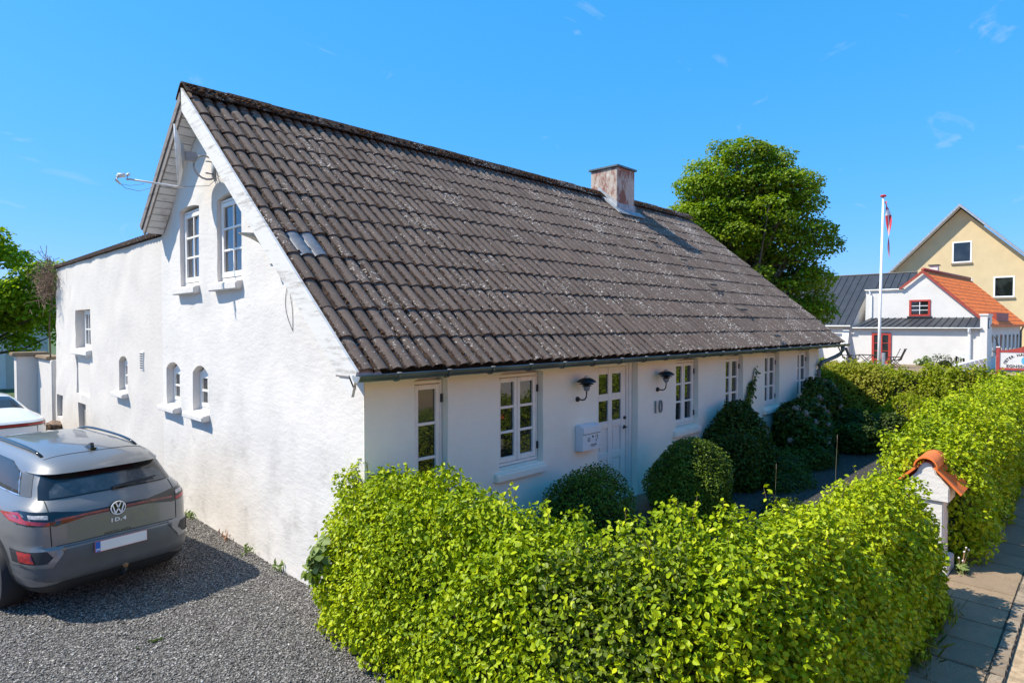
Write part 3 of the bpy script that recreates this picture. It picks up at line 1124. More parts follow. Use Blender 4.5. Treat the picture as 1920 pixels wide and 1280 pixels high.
q.prism([(CHY0 - .012, zf - .05), (RIDGE_Y, RIDGE_Z + .02), (RIDGE_Y, RIDGE_Z + .24), (CHY0 - .012, zf + .26)], lambda y, z, d: (d, y, z), CHX1 + .002, CHX1 + .014)
q.build('side_flashing', M['zinc_light'], chim)
q = MB()
q.box((CHX0 - .014, CHY0 - .016, zf - .05), (CHX1 + .014, CHY0 - .003, zf + .24))
ap = [roofp(x, (CHY0 - EY) / math.cos(ROOF_T) + dv, .105) for x in (CHX0 - .16, CHX1 + .16) for dv in (.02, -.20)]
ap2 = [p - RN * .02 for p in ap]
q.add(ap + ap2, [(0, 1, 3, 2), (4, 6, 7, 5), (0, 4, 5, 1), (1, 5, 7, 3), (3, 7, 6, 2), (2, 6, 4, 0)])
q.build('front_flashing', M['lead'], chim)
q = MB()
a0 = (CHY0 - EY) / math.cos(ROOF_T) - .16
ap = [roofp(x, v, .112) for x in (CHX0 - .17, CHX0 - .02) for v in (a0, SL - .1)]
ap2 = [p - RN * .03 for p in ap]
q.add(ap + ap2, [(0, 1, 3, 2), (4, 6, 7, 5), (0, 4, 5, 1), (1, 5, 7, 3), (3, 7, 6, 2), (2, 6, 4, 0)])
q.build('valley_flashing', M['zinc_light'], chim)

# ------------------------------------------------------------------ the lower wing behind the gable
wing = root('house_wing', 'flat roofed rendered wing with bricked-up openings behind the gable', 'house', (0, 6, 0))
wh = [arched(8.02, 8.65, 1.60, 2.17, .11), [(10.86, 2.31), (12.31, 2.31), (12.31, 3.22), (10.86, 3.22)], ([(10.94, 1.28), (12.30, 1.28), (12.30, 2.13), (10.94, 2.13)], .035), ([(11.40, .45), (12.14, .45), (12.14, 1.08), (11.40, 1.08)], .12), ([(13.95, .50), (14.62, .50), (14.62, 1.08), (13.95, 1.08)], .12)]
wall('wing_wall', [(5.981, -.1), (14.9, -.1), (14.55, 2.6), (14.35, 4.36), (5.981, 4.30)], wh, gab, .17, M['annex'], wing, step=.16, amp=.028, seed=21, fade=lambda u, z: min(1, (u - 5.98) / .8))
window(wing, gab, 8.024, 8.646, 1.62, 2.17, .10, 1, 2, 2, sill=(8.0, 8.82, 1.60, .10, .11), arch=.07, sash_w=.045)
window(wing, gab, 10.87, 12.0, 2.34, 3.2, .13, 1, 2, 4, sill=(10.80, 12.40, 2.33, .13, .10), sash_w=.04)
M['niche_shade'] = limewash('niche_shade', base=(.36, .345, .32), lump=.6, dirt=.4)  # shade inside the niches, put into a grey back colour
q = MB(); Gf(q, 13.96, .51, 14.61, 1.07, -.118, -.10); q.build('niche_shade_back', M['niche_shade'], wing)
q = MB(); Gf(q, 11.41, .46, 12.13, 1.07, -.118, -.10); q.build('niche_shade_back', M['niche_shade'], wing)
q = MB()
q.box((0.31, 6.01, -.1), (7.5, 14.3, 4.25))
q.build('wing_core', M['annex'], wing)
q = MB()
for k in range(56):
    y = 5.95 + .151 * k
    q.prism([(y, 4.31), (y + .075, 4.335), (y + .151, 4.31), (y + .151, 4.375), (y + .075, 4.405), (y, 4.375)], lambda a, b, d: (d, a, b), -.055, 7.6)
q.build('corrugated_roof', M['tile'], wing)
# ------------------------------------------------------------------ leaves
LEAF = np.array([(0, 0, 0), (.30, .30, .07), (.24, .68, .05), (0, 1, -.06), (-.24, .68, .05), (-.30, .30, .07)])
LEAF_F = np.array([(0, 1, 2, 3), (0, 3, 4, 5)])


def unit(a): return a / np.maximum(np.linalg.norm(a, axis=-1, keepdims=True), 1e-9)


def leaf_frames(N, roll=None, droop=.35):
    """orthonormal frames with z = N, y = leaf axis pointing somewhat downhill"""
    n = len(N)
    r = rng.normal(size=(n, 3))
    r[:, 2] -= droop * 2
    y = unit(r - N * np.sum(r * N, -1, keepdims=True))
    x = np.cross(y, N)
    return x, y


def leaves(name, P, N, size, mat, parent, tint=None, wid=1.0, droop=.35, shape=None, shape_f=None):
    n = len(P)
    L = LEAF if shape is None else shape
    LF = LEAF_F if shape_f is None else shape_f
    x, y = leaf_frames(N, droop=droop)
    s = size if isinstance(size, np.ndarray) else np.full(n, size)
    fold = rng.uniform(.2, 2.4, n)
    curl = rng.uniform(-.5, 3.0, n)
    lv = np.repeat(L[None], n, 0)
    lx = lv[:, :, 0] * wid
    ly = lv[:, :, 1]
    lz = lv[:, :, 2] * np.where(lv[:, :, 0] != 0, fold[:, None], curl[:, None])
    V = P[:, None] + (x[:, None] * lx[..., None] + y[:, None] * ly[..., None] + N[:, None] * lz[..., None]) * s[:, None, None]
    k = L.shape[0]
    F = (LF[None] + k * np.arange(n)[:, None, None]).reshape(-1, LF.shape[1])
    if tint is None: tint = rng.random(n)
    o = np_mesh(name, V.reshape(-1, 3), F, mat, parent, attr=np.repeat(np.clip(tint, 0, 1), len(LF)))
    return o, (x, y)


SW = [(rng.normal(size=3), rng.uniform(0, 6.3)) for _ in range(26)]


def lump(P, freq, k0=0, k=8):
    s = np.zeros(len(P))
    for d, ph in SW[k0:k0 + k]: s += np.sin(P @ (d * freq) + ph)
    return s / math.sqrt(k)


def path_dist(P, path):
    best = np.full(len(P), 1e9)
    for a, b in zip(path[:-1], path[1:]):
        a, b = np.array(a), np.array(b)
        d = b - a
        t = np.clip(((P - a) @ d) / (d @ d), 0, 1)
        best = np.minimum(best, np.linalg.norm(P - (a + t[:, None] * d), axis=1))
    return best


class Hedge:
    """rounded, clipped body about a path; F<0 inside"""
    def __init__(self, path, hw, H, z0=0.0, amp=.05, hfun=None, freq=3.2, pq=(4, 6)):
        self.pq = pq
        self.fine = .028
        self.path, self.hw, self.H, self.z0, self.amp, self.hfun, self.freq = path, hw, H, z0, amp, hfun, freq
        q = np.array(path)
        self.lo = np.array([q[:, 0].min() - hw - .2, q[:, 1].min() - hw - .2, z0])
        self.hi = np.array([q[:, 0].max() + hw + .2, q[:, 1].max() + hw + .2, z0 + H + .25])

    def F(self, P):
        d = path_dist(P[:, :2], self.path) / self.hw
        H = self.H * (self.hfun(P) if self.hfun else 1.0)
        z = np.maximum(P[:, 2] - self.z0, 0) / H
        under = np.clip((.35 - z) / .35, 0, 1) * .10
        f = (np.abs(d + under) ** self.pq[0] + z ** self.pq[1]) ** (2.0 / (self.pq[0] + self.pq[1])) - 1
        return f * self.hw + self.amp * lump(P, self.freq) * .8 + self.amp * .5 * lump(P, self.freq * 2.7, 8) + self.fine * lump(P, 13.0, 12)

    def grad(self, P):
        e = .02
        g = np.stack([self.F(P + np.eye(3)[i] * e) - self.F(P - np.eye(3)[i] * e) for i in range(3)], -1)
        return unit(g)

    def sample(self, n, lo=-.16, hi=.02, tries=14):
        out = []
        got = 0
        while got < n and tries > 0:
            P = rng.uniform(self.lo, self.hi, (n * 6, 3))
            f = self.F(P)
            P = P[(f > lo) & (f < hi)]
            f = f[(f > lo) & (f < hi)] if False else None
            out.append(P)
            got += len(P)
            tries -= 1
        return np.concatenate(out)[:n]

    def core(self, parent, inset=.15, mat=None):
        """near-black shell painting the shade between the leaves: the hedge's own shape a hand's breadth inside the leaves"""
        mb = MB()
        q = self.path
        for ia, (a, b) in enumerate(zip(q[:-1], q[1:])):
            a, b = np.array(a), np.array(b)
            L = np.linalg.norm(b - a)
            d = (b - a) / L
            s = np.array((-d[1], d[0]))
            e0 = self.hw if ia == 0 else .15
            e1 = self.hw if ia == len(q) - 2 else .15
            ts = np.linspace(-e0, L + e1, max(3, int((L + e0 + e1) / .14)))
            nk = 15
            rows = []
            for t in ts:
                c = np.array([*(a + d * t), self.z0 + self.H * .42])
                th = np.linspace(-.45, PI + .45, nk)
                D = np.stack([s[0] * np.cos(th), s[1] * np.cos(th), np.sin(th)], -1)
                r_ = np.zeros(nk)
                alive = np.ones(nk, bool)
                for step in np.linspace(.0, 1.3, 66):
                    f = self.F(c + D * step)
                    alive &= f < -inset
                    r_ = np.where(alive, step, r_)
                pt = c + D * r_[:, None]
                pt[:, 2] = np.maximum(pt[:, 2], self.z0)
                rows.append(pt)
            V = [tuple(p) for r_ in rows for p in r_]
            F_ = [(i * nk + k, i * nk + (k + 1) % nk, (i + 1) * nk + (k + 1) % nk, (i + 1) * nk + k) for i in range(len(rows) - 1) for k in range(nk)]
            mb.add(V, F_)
        return mb.build('dark_core', mat or M['core'], parent, recalc=False, kind='stuff')


def leaf_normals(G, up=.5, sun=.25, jit=.72):
    return unit(G * .75 + np.array([0, 0, up]) + np.array(sun_v) * sun + rng.normal(size=G.shape) * jit)


M['beech'] = foliage_mat('beech_leaf', (.115, .19, .005), (.305, .39, .007), (.52, .56, .014), trans=.20, rough=.42)
M['beech2'] = foliage_mat('beech_leaf_far', (.14, .19, .010), (.28, .325, .014), (.43, .42, .035), trans=.42, rough=.42, patch=(.34, .32, .05), pscale=.55)
M['privet'] = foliage_mat('dark_privet_leaf', (.045, .070, .008), (.110, .155, .014), (.23, .28, .03), trans=.25, rough=.38)
M['maple_bush'] = foliage_mat('dull_maple_leaf', (.13, .19, .05), (.21, .28, .09), (.30, .36, .13), trans=.35, rough=.45)
M['box'] = foliage_mat('box_leaf', (.032, .055, .006), (.095, .145, .012), (.19, .25, .025), trans=.2, rough=.35)
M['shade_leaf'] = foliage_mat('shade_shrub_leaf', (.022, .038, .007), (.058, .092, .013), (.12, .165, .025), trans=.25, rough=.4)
M['maple'] = foliage_mat('maple_tree_leaf', (.075, .140, .008), (.165, .262, .012), (.29, .37, .022), trans=.34, rough=.42, patch=(.22, .26, .03), pscale=.5)
M['maple_l'] = foliage_mat('bright_maple_leaf', (.14, .23, .012), (.27, .38, .018), (.42, .52, .035), trans=.42, rough=.42)


def shoots(h, n, mat, parent, size, hmin=.08, hmax=.30, where=None):
    """young shoots sticking out of the clipped top"""
    P = h.sample(n * 6, -.03, .02)
    G = h.grad(P)
    k = G[:, 2] > .55
    if where is not None: k &= where(P)
    P = P[k][:n]
    mb = MB()
    LP, LN = [], []
    for p in P:
        L = random.uniform(hmin, hmax)
        d = Vector((random.gauss(0, .28), random.gauss(0, .28), 1)).normalized()
        m = max(3, int(L / .045))
        pts_ = [Vector(p) + d * L * t / m + Vector((0, 0, -.25 * L * (t / m) ** 2 * d.x)) for t in range(m + 1)]
        mb.tube(pts_, [.0028] * m + [.001], 4, False)
        for q in pts_[1:]:
            for e in range(2):
                LP.append(np.array(q)); LN.append(unit(np.array([random.gauss(0, .8), random.gauss(0, .8), .8])))
    mb.build('young_shoots', M['stem'], parent, recalc=False, kind='stuff')
    LP, LN = np.array(LP), np.array(LN)
    o, _ = leaves('shoot_leaves', LP, LN, rng.uniform(.6, 1.05, len(LP)) * size, mat, parent, tint=rng.uniform(.45, 1, len(LP)), wid=1.1)
    o['kind'] = 'stuff'


# the near hedge: from the cottage corner to the pavement, round the corner to the gate
hp = [(.08, -.05), (.03, -2.75), (.16, -3.18), (.40, -2.98), (.36, -3.38), (.60, -3.46), (3.80, -3.50)]


def h1h(P):
    return .955 + .03 * np.clip((-1.4 - P[:, 1]) / -1.0, 0, 1) - .05 * np.clip((P[:, 1] + .7) / .6, 0, 1) - .13 * np.clip((P[:, 0] - .6) / 2.4, 0, 1)


h1 = Hedge(hp, .56, 1.50, amp=.040, hfun=h1h, pq=(2.5, 2.6), freq=4.2)
near = root('beech_hedge', 'big bright beech hedge in the foreground, rounding the corner from gable to gate', 'hedge', (-.2, -3.6, 0), group='clipped hedges round the front garden')
P = h1.sample(158000, -.20, .02)
G = h1.grad(P)
f1 = h1.F(P)
sp = lump(P, 1.5, 16, 5) + .25 * lump(P, 6, 3, 5)
# a darker glossy privet grows through the hedge near the corner, a dull maple near the gravel end
dpr = np.sqrt(((P[:, 0] + .12) / .42) ** 2 + ((P[:, 1] + 2.98) / .46) ** 2 + ((P[:, 2] - .95) / 1.6) ** 2) + .18 * lump(P, 3.5, 5, 6)
dmp = np.sqrt(((P[:, 0] + .75) / .35) ** 2 + ((P[:, 1] - .2) / .30) ** 2 + ((P[:, 2] - .75) / .42) ** 2) + .15 * lump(P, 4, 9, 6)
kp = (dpr < 1) & (rng.random(len(P)) < .62)
km = (dmp < 1) & (rng.random(len(P)) < .8) & ~kp
kb = ~kp & ~km
tint = np.clip(.50 + .16 * sp + rng.normal(0, .20, len(P)), 0, 1)
Pb, Gb, tb = P[kb], G[kb], tint[kb]
Nb = leaf_normals(Gb)
sb = rng.uniform(.024, .055, len(Pb))
# the 300 leaves that show largest are objects of their own
toc = np.array(CAM) - Pb
dist = np.linalg.norm(toc, axis=1)
face = np.sum(unit(toc) * Nb, -1)
fwd = unit(Pb - np.array(CAM)) @ np.array((math.cos(R(44.19)), math.sin(R(44.19)), 0))
score = sb * np.clip(face, 0, 1) / dist * (fwd > .66) * (f1[kb] > -.035)
top = np.argsort(-score)[:300]
mask = np.ones(len(Pb), bool)
mask[top] = False
o, _ = leaves('beech_leaves', Pb[mask], Nb[mask], sb[mask], M['beech'], near, tint=tb[mask])
o['kind'] = 'stuff'
lm = []
for k in range(8):
    me = bpy.data.meshes.new('beech_leaf')
    V = LEAF.copy()
    V[:, 2] *= np.where(V[:, 0] != 0, random.uniform(.4, 2.2), random.uniform(-.5, 2.5))
    me.from_pydata([tuple(p) for p in V], [], [tuple(q) for q in LEAF_F])
    a = me.attributes.new('tint', 'FLOAT', 'FACE')
    a.data.foreach_set('value', [(k + .5) / 8 * .7 + .2] * 2)
    me.materials.append(M['beech'])
    lm.append(me)
x_, y_ = leaf_frames(Nb[top])
offn = np.array(off_of(near))
for i, k in enumerate(top):
    s = float(sb[k])
    mt = Matrix(((x_[i][0] * s, y_[i][0] * s, Nb[k][0] * s, Pb[k][0] - offn[0]), (x_[i][1] * s, y_[i][1] * s, Nb[k][1] * s, Pb[k][1] - offn[1]), (x_[i][2] * s, y_[i][2] * s, Nb[k][2] * s, Pb[k][2] - offn[2]), (0, 0, 0, 1)))
    link('beech_leaf', lm[i % 8], near, mt)
o, _ = leaves('privet_leaves', P[kp], leaf_normals(G[kp], .4, .3, .7), rng.uniform(.028, .052, kp.sum()), M['privet'], near, tint=np.clip(rng.normal(.5, .25, kp.sum()), 0, 1))
setp(o, 'darker glossy leaves growing through the hedge near its corner', kind='stuff')
o, _ = leaves('maple_leaves', P[km], leaf_normals(G[km], .2, .2, .4), rng.uniform(.06, .11, km.sum()), M['maple_bush'], near, wid=1.5, droop=.9)
setp(o, 'dull green broad leaves at the gravel end of the hedge', kind='stuff')
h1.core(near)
shoots(h1, 110, M['beech'], near, .048, .04, .12)
shoots(h1, 34, M['beech'], near, .050, .08, .22, where=lambda P: (P[:, 0] > -.1) & (P[:, 1] < -1.6) & (P[:, 1] > -3.5))
# twigs between the leaves
mb = MB()
P = h1.sample(900, -.22, -.03)
G = h1.grad(P)
for p, g in zip(P, G):
    d = Vector(g) + Vector((random.gauss(0, .4), random.gauss(0, .4), random.uniform(.1, .9)))
    d.normalize()
    L = random.uniform(.10, .24)
    mb.tube([Vector(p) - d * L * .6, Vector(p) + d * L * .4], [.004, .0018], 4, False)
mb.build('twigs', M['stem'], near, recalc=False, kind='stuff')

# second hedge beyond the gate, along the pavement
h2 = Hedge([(5.98, -3.60), (16.2, -3.60)], .53, 1.56, amp=.06, hfun=lambda P: .93 + .07 * np.clip((P[:, 0] - 5.6) / 1.5, 0, 1))
hb = root('beech_hedge', 'long beech hedge along the pavement beyond the white gate pillar', 'hedge', (10, -3.6, 0), group='clipped hedges round the front garden')
P = h2.sample(92000, -.20, .02)
G = h2.grad(P)
o, _ = leaves('beech_leaves', P, leaf_normals(G), rng.uniform(.036, .068, len(P)), M['beech'], hb, tint=np.clip(.5 + .15 * lump(P, 1.4, 16, 5) + rng.normal(0, .2, len(P)), 0, 1))
o['kind'] = 'stuff'
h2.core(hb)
shoots(h2, 120, M['beech'], hb, .06, .05, .2)

# third hedge closing the far end of the garden
h3 = Hedge([(15.9, 3.2), (15.95, -3.0)], .62, 1.68, amp=.07, freq=2.6)
hc = root('beech_hedge', 'tall beech hedge with bronze young leaves closing the far end of the garden', 'hedge', (15.9, -1, 0), group='clipped hedges round the front garden')
P = h3.sample(52000, -.18, .02)
G = h3.grad(P)
o, _ = leaves('beech_leaves', P, leaf_normals(G, .45, .3, .5), rng.uniform(.055, .095, len(P)), M['beech2'], hc, tint=np.clip(.42 + .2 * lump(P, 1.3, 16, 5) + rng.normal(0, .2, len(P)), 0, 1))
o['kind'] = 'stuff'
h3.core(hc)
shoots(h3, 70, M['beech2'], hc, .07, .05, .22)


# ------------------------------------------------------------------ shrubs under the windows
class Ball:
    def __init__(self, blobs, amp=.05, freq=4):
        self.b, self.amp, self.freq = blobs, amp, freq
        self.lo = np.array([[c[i] - r[i] for i in range(3)] for c, r in blobs]).min(0) - .1
        self.hi = np.array([[c[i] + r[i] for i in range(3)] for c, r in blobs]).max(0) + .1
        self.lo[2] = max(self.lo[2], .08)

    def F(self, P):
        best = np.full(len(P), 1e9)
        for c, r in self.b:
            q = (P - np.array(c)) / np.array(r)
            best = np.minimum(best, (np.linalg.norm(q, axis=1) - 1) * min(r))
        return best + self.amp * lump(P, self.freq)

    grad = Hedge.grad
    sample = Hedge.sample

    def core(self, parent, k=.80, mat=None):
        mb = MB()
        for c, r in self.b: mb.blob(c, 1, 2, .03, tuple(max(.02, q * k) for q in r))
        return mb.build('dark_core', mat or M['core'], parent, recalc=False, kind='stuff')  # solid dark lumps, shade inside the shrub put into their colour


def shrub(name, label, cat, blobs, n, size, mat, amp=.05, freq=5, lo=-.12, up=.35, jit=.6, wid=1.0, group=None, core=.78, droop=.35):
    b = Ball(blobs, amp, freq)
    c = blobs[0][0]
    rt = root(name, label, cat, (c[0], c[1], .1), group=group)
    P = b.sample(n, lo, .03)
    G = b.grad(P)
    o, _ = leaves('foliage', P, leaf_normals(G, up, .2, jit), rng.uniform(.7, 1.3, len(P)) * size, mat, rt, tint=np.clip(.5 + .18 * lump(P, 4, 2, 6) + rng.normal(0, .22, len(P)), 0, 1), wid=wid, droop=droop)
    o['kind'] = 'stuff'
    if core: b.core(rt, core)
    return rt, b


shrub('box_shrub', 'low clipped box ball in front of the white door', 'shrub', [((2.70, -.62, .48), (.57, .52, .64))], 17000, .030, M['box'], amp=.045, freq=6, up=.5, jit=.75)
shrub('box_shrub', 'large round clipped box shrub right of the doorstep', 'shrub', [((4.62, -.94, .60), (.58, .56, .68)), ((4.78, -.90, .35), (.56, .54, .45))], 26000, .032, M['box'], amp=.05, freq=5, up=.5, jit=.75)
rt, b = shrub('climbing_shrub', 'dark conical shrub with ivy climbing the wall between two windows', 'shrub', [((7.05, -.55, .55), (.72, .5, .70)), ((7.35, -.40, .95), (.50, .30, .45)), ((7.95, -.26, .75), (.5, .24, .5))], 20000, .05, M['shade_leaf'], amp=.08, freq=4, jit=.7, wid=1.1)
# ivy strand going up the wall
LP = []
mb = MB()
for (x0, z0, x1, z1, s) in ((8.35, .9, 8.78, 1.75, .10), (8.6, 1.2, 9.02, 2.02, .045), (8.2, .8, 8.62, 1.42, .12), (9.8, .5, 10.05, 1.02, .07)):
    pts_ = [Vector((x0 + (x1 - x0) * t + random.gauss(0, .02), -.022, z0 + (z1 - z0) * t)) for t in [k / 8 for k in range(9)]]
    mb.tube(pts_, .006, 5, False)
    for k in range(int(260 * s / .1)):
        t = random.random()
        LP.append((x0 + (x1 - x0) * t + random.gauss(0, s * (1.1 - t * .8)), -.03 - abs(random.gauss(0, .035)), z0 + (z1 - z0) * t + random.gauss(0, .04)))
mb.build('ivy_stem', M['stem'], rt, recalc=False)
LP = np.array(LP)
o, _ = leaves('ivy_leaves', LP, unit(np.array([0, -1, .5]) + rng.normal(0, .4, LP.shape)), rng.uniform(.035, .07, len(LP)), M['box'], rt, wid=1.5, droop=.9)
o['kind'] = 'stuff'
rt, b = shrub('hydrangea', 'hydrangea with dried pale pinkish flower heads under the last window', 'shrub', [((10.3, -.55, .68), (.85, .48, .62)), ((11.2, -.5, .95), (.7, .4, .62))], 14000, .075, M['shade_leaf'], amp=.08, freq=4, wid=1.3)
t = NT('dried_flower'); t.p(Base_Color=t.mix(t.noise(20, 3), (.20, .13, .10), (.42, .33, .27)), Roughness=.95); M['dried'] = t.m
for k in range(26):
    a = b.sample(40, -.02, .05)
    a = a[(a[:, 1] < -.55) & (a[:, 2] > .45)]
    if not len(a): continue
    p = a[0]
    q = MB()
    rad = random.uniform(.055, .095)
    for e in range(46):
        d = Vector((random.gauss(0, 1), random.gauss(0, 1), random.gauss(.2, 1))).normalized()
        c = Vector(p) + d * rad * random.uniform(.75, 1)
        s = .020
        a1 = d.cross(Vector((random.random(), random.random(), random.random()))).normalized()
        a2 = d.cross(a1)
        q.add([c - a1 * s, c - a2 * s, c + a1 * s, c + a2 * s], [(0, 1, 2, 3)])
    q.blob(p, rad * .7, 1, .1)
    q.build('flower_head', M['dried'], rt, recalc=False)
shrub('dark_shrub', 'dark leafy shrub in deep shade by the downpipe corner', 'shrub', [((12.0, -1.0, .42), (.8, .5, .52)), ((12.9, -1.25, .38), (.6, .5, .46))], 13000, .065, M['shade_leaf'], amp=.1, freq=3.5)
shrub('ground_cover', 'low dark perennials along the shaded wall between the shrubs', 'plants', [((8.7, -.75, .22), (.75, .42, .32)), ((9.6, -.95, .2), (.7, .35, .3)), ((6.0, -.5, .3), (.35, .3, .45)), ((7.6, -1.2, .1), (.7, .3, .2)), ((5.9, -1.7, .08), (.5, .25, .16))], 11000, .045, M['shade_leaf'], amp=.06, freq=5, core=.6)
shrub('pale_bush', 'loose sunlit bush at the foot of the far garden hedge', 'shrub', [((13.9, -2.15, .5), (.6, .5, .55)), ((14.6, -1.5, .5), (.5, .5, .6))], 7000, .06, M['beech2'], amp=.1, freq=4, jit=.8)
for lab, x, y, hgt, lean in (('tall dry stalk standing in the shaded gravel, left of the two', 6.15, -1.55, .62, -.05), ('taller dry stalk behind the hedge top, right of the two', 7.1, -2.1, 1.0, -.02)):
    q = MB()
    rt = root('dry_stalk', lab, 'plant', (x, y, .1), group='dry stalks in the garden gravel')
    q.tube([(x, y, .1), (x + lean * .4, y, .1 + hgt * .5), (x + lean, y - .02, .1 + hgt)], [.0028, .0022, .0015], 5)
    q.build('stem', simple('dry_straw', (.33, .27, .17), .9), rt)
    q = MB()
    q.lathe([(.0, 0), (.004, .03), (.0035, .08), (.0, .10)], Matrix.Translation((x + lean, y - .02, .1 + hgt - .02)), 8)
    q.build('seed_head', M['dried'], rt)

# ------------------------------------------------------------------ trees
def tube_tree(base, top, r0, limbs, name_mat):
    mb = MB()
    b, t_ = Vector(base), Vector(top)
    pts_ = [b.lerp(t_, k / 8) + Vector((random.gauss(0, .05), random.gauss(0, .05), 0)) * (k > 0) for k in range(9)]
    mb.tube(pts_, [r0 * (1.25 if k == 0 else 1 - .8 * k / 8) for k in range(9)], 10)
    for c in limbs:
        k = random.uniform(.25, .8)
        s = b.lerp(t_, k)
        c = Vector(c)
        mid = s.lerp(c, .5) + Vector((0, 0, -.15 * (c - s).length * .5))
        mb.tube([s, mid, c], [r0 * (1 - .8 * k) * .55, r0 * .22, r0 * .06], 6, False)
    return mb


def tree(label, base, blobs, n, size, mat, trunk_top, r0, group=None, name='maple_tree', clump=(.55, 1.0), nclump=60):
    rt = root(name, label, 'tree', base, group=group)
    # leaf clumps spread over and inside the crown volume
    C = []
    tries = 0
    while len(C) < nclump and tries < 20000:
        tries += 1
        c, r = blobs[random.randrange(len(blobs))]
        d = rng.normal(size=3)
        d /= np.linalg.norm(d)
        k = random.uniform(.45, 1.0) ** .5
        p = np.array(c) + d * np.array(r) * k * .92
        if all(np.linalg.norm(p - q[0]) > .34 for q in C): C.append((p, random.uniform(*clump)))
    P, N, TT = [], [], []
    for p, s in C:
        m = int(n / nclump * (s / .75) ** 2)
        d = rng.normal(size=(m, 3))
        d = unit(d)
        d[:, 2] = np.abs(d[:, 2]) * rng.choice([1, 1, 1, -1], m)
        rr = rng.uniform(.55, 1.05, m) ** .6
        q = p + d * rr[:, None] * s * np.array([1, 1, .62]) * (1 + .22 * lump(d * 2 + p, 2.0))[:, None]
        P.append(q)
        TT.append(np.full(m, rng.normal(0, .17)))
        N.append(unit(d * .6 + np.array([0, 0, .6]) + np.array(sun_v) * .3 + rng.normal(size=(m, 3)) * .5))
    P, N, TT = np.concatenate(P), np.concatenate(N), np.concatenate(TT)
    o, _ = leaves('crown', P, N, rng.uniform(.7, 1.25, len(P)) * size, mat, rt, tint=np.clip(.5 + TT + .12 * lump(P, 1.2, 16, 5) + rng.normal(0, .2, len(P)), 0, 1), wid=1.45, droop=.7)
    mb = tube_tree(base, trunk_top, r0, [p for p, s in C[::2]], M['bark'])
    mb.build('trunk', M['bark'], rt, smooth=True, recalc=False)
    return rt


tree('tall round maple tree rising behind the cottage roof', (23.5, 6.4, 0), [((23.3, 6.55, 7.9), (2.9, 2.9, 3.0)), ((23.2, 6.6, 9.2), (2.1, 2.1, 1.9)), ((24.75, 5.0, 6.2), (1.8, 1.8, 1.8)), ((24.3, 5.5, 8.2), (1.9, 1.9, 1.9)), ((22.4, 7.4, 8.2), (1.8, 1.8, 1.8)), ((24.6, 5.15, 4.2), (1.9, 1.9, 1.7)), ((22.2, 7.6, 7.0), (2.0, 2.0, 2.0)), ((23.3, 6.5, 4.8), (2.5, 2.5, 2.1))],
     128000, .112, M['maple'], (23.4, 6.4, 9.6), .26, nclump=330, clump=(.38, .78))
tree('bright green maple at the left edge, beyond the low wing', (-.3, 26.6, 0), [((-.1, 26.0, 4.4), (2.3, 2.3, 2.3)), ((1.1, 25.0, 4.0), (1.6, 1.7, 1.9)), ((-.6, 26.0, 2.9), (2.2, 2.2, 1.3)), ((.0, 25.8, 6.0), (1.0, 1.0, .8)), ((-1.6, 26.6, 4.0), (2.4, 2.4, 2.0))],
     36000, .13, M['maple_l'], (-.6, 26.6, 5.4), .17, nclump=62, clump=(.5, .9))
# ------------------------------------------------------------------ things fixed to the cottage walls
def frame_of(z, xhint):
    z = Vector(z).normalized()
    x = (Vector(xhint) - z * z.dot(Vector(xhint))).normalized()
    y = z.cross(x)
    return Matrix((x, y, z)).transposed()


# satellite dish, seen almost edge-on
dc = Vector((-.45, 3.76, 5.09))
dish = root('satellite_dish', 'pale satellite dish on a bracket high on the gable', 'satellite dish', (0, 3.72, 4.96))
ax = Vector((-.945, .315, -.05)).normalized()
B3 = frame_of(ax, (0, 0, 1))            # x up, z along the dish axis
q = MB()
V, F = [], []
nr, ns = 9, 40
for side in (0, 1):
    for i in range(nr + 1):
        r_ = i / nr
        for k in range(ns):
            t = 2 * PI * k / ns
            h = .070 * r_ * r_ - (.006 if side else 0)
            V.append(dc + B3 @ Vector((math.cos(t) * .40 * r_, math.sin(t) * .365 * r_, h - .07)))
o_ = (nr + 1) * ns
for side in (0, 1):
    b = side * o_
    for i in range(nr):
        for k in range(ns): F.append((b + i * ns + k, b + i * ns + (k + 1) % ns, b + (i + 1) * ns + (k + 1) % ns, b + (i + 1) * ns + k))
for k in range(ns): F.append((nr * ns + k, nr * ns + (k + 1) % ns, o_ + nr * ns + (k + 1) % ns, o_ + nr * ns + k))
q.add(V, F)
q.build('reflector', M['dish'], dish, smooth=True)
q = MB()
q.tube([dc + B3 @ Vector((math.cos(2 * PI * k / ns) * .40, math.sin(2 * PI * k / ns) * .365, .0)) for k in range(ns + 1)], .008, 6, False)
q.build('rim', M['dish'], dish, smooth=True)
q = MB()
q.lathe([(.20, -.035), (.17, -.085), (.07, -.105), (.0, -.105)], Matrix.Translation(dc) @ B3.to_4x4(), 14)
q.obox(dc + B3 @ Vector((0, 0, -.17)), (.12, .09, .13), B3)
q.build('back_bracket', M['dish_back'], dish, bevel=.006)
q = MB()
lo = dc + B3 @ Vector((-.40, 0, .02))
ln = lo + ax * .56 + Vector((0, 0, .07))
q.tube([lo - ax * .10, lo, lo.lerp(ln, .5), ln], [.012, .014, .013, .012], 8)
q.build('feed_arm', M['dish'], dish, smooth=True)
q = MB()
q.tube([ln + Vector((0, 0, -.015)), ln + Vector((0, 0, .05)), ln + Vector((0, 0, .06)) - ax * .03], [.016, .018, .024], 10)
q.tube([ln + ax * .02 + Vector((0, 0, .045)), ln + ax * .10 + Vector((0, 0, .035))], [.027, .030], 12)
q.tube([ln + ax * .10 + Vector((0, 0, .035)), ln + ax * .12 + Vector((0, 0, -.02)), ln + ax * .07 + Vector((0, 0, -.075))], [.022, .018, .010], 8)
q.build('receiver', M['dish'], dish, smooth=True)
q = MB()
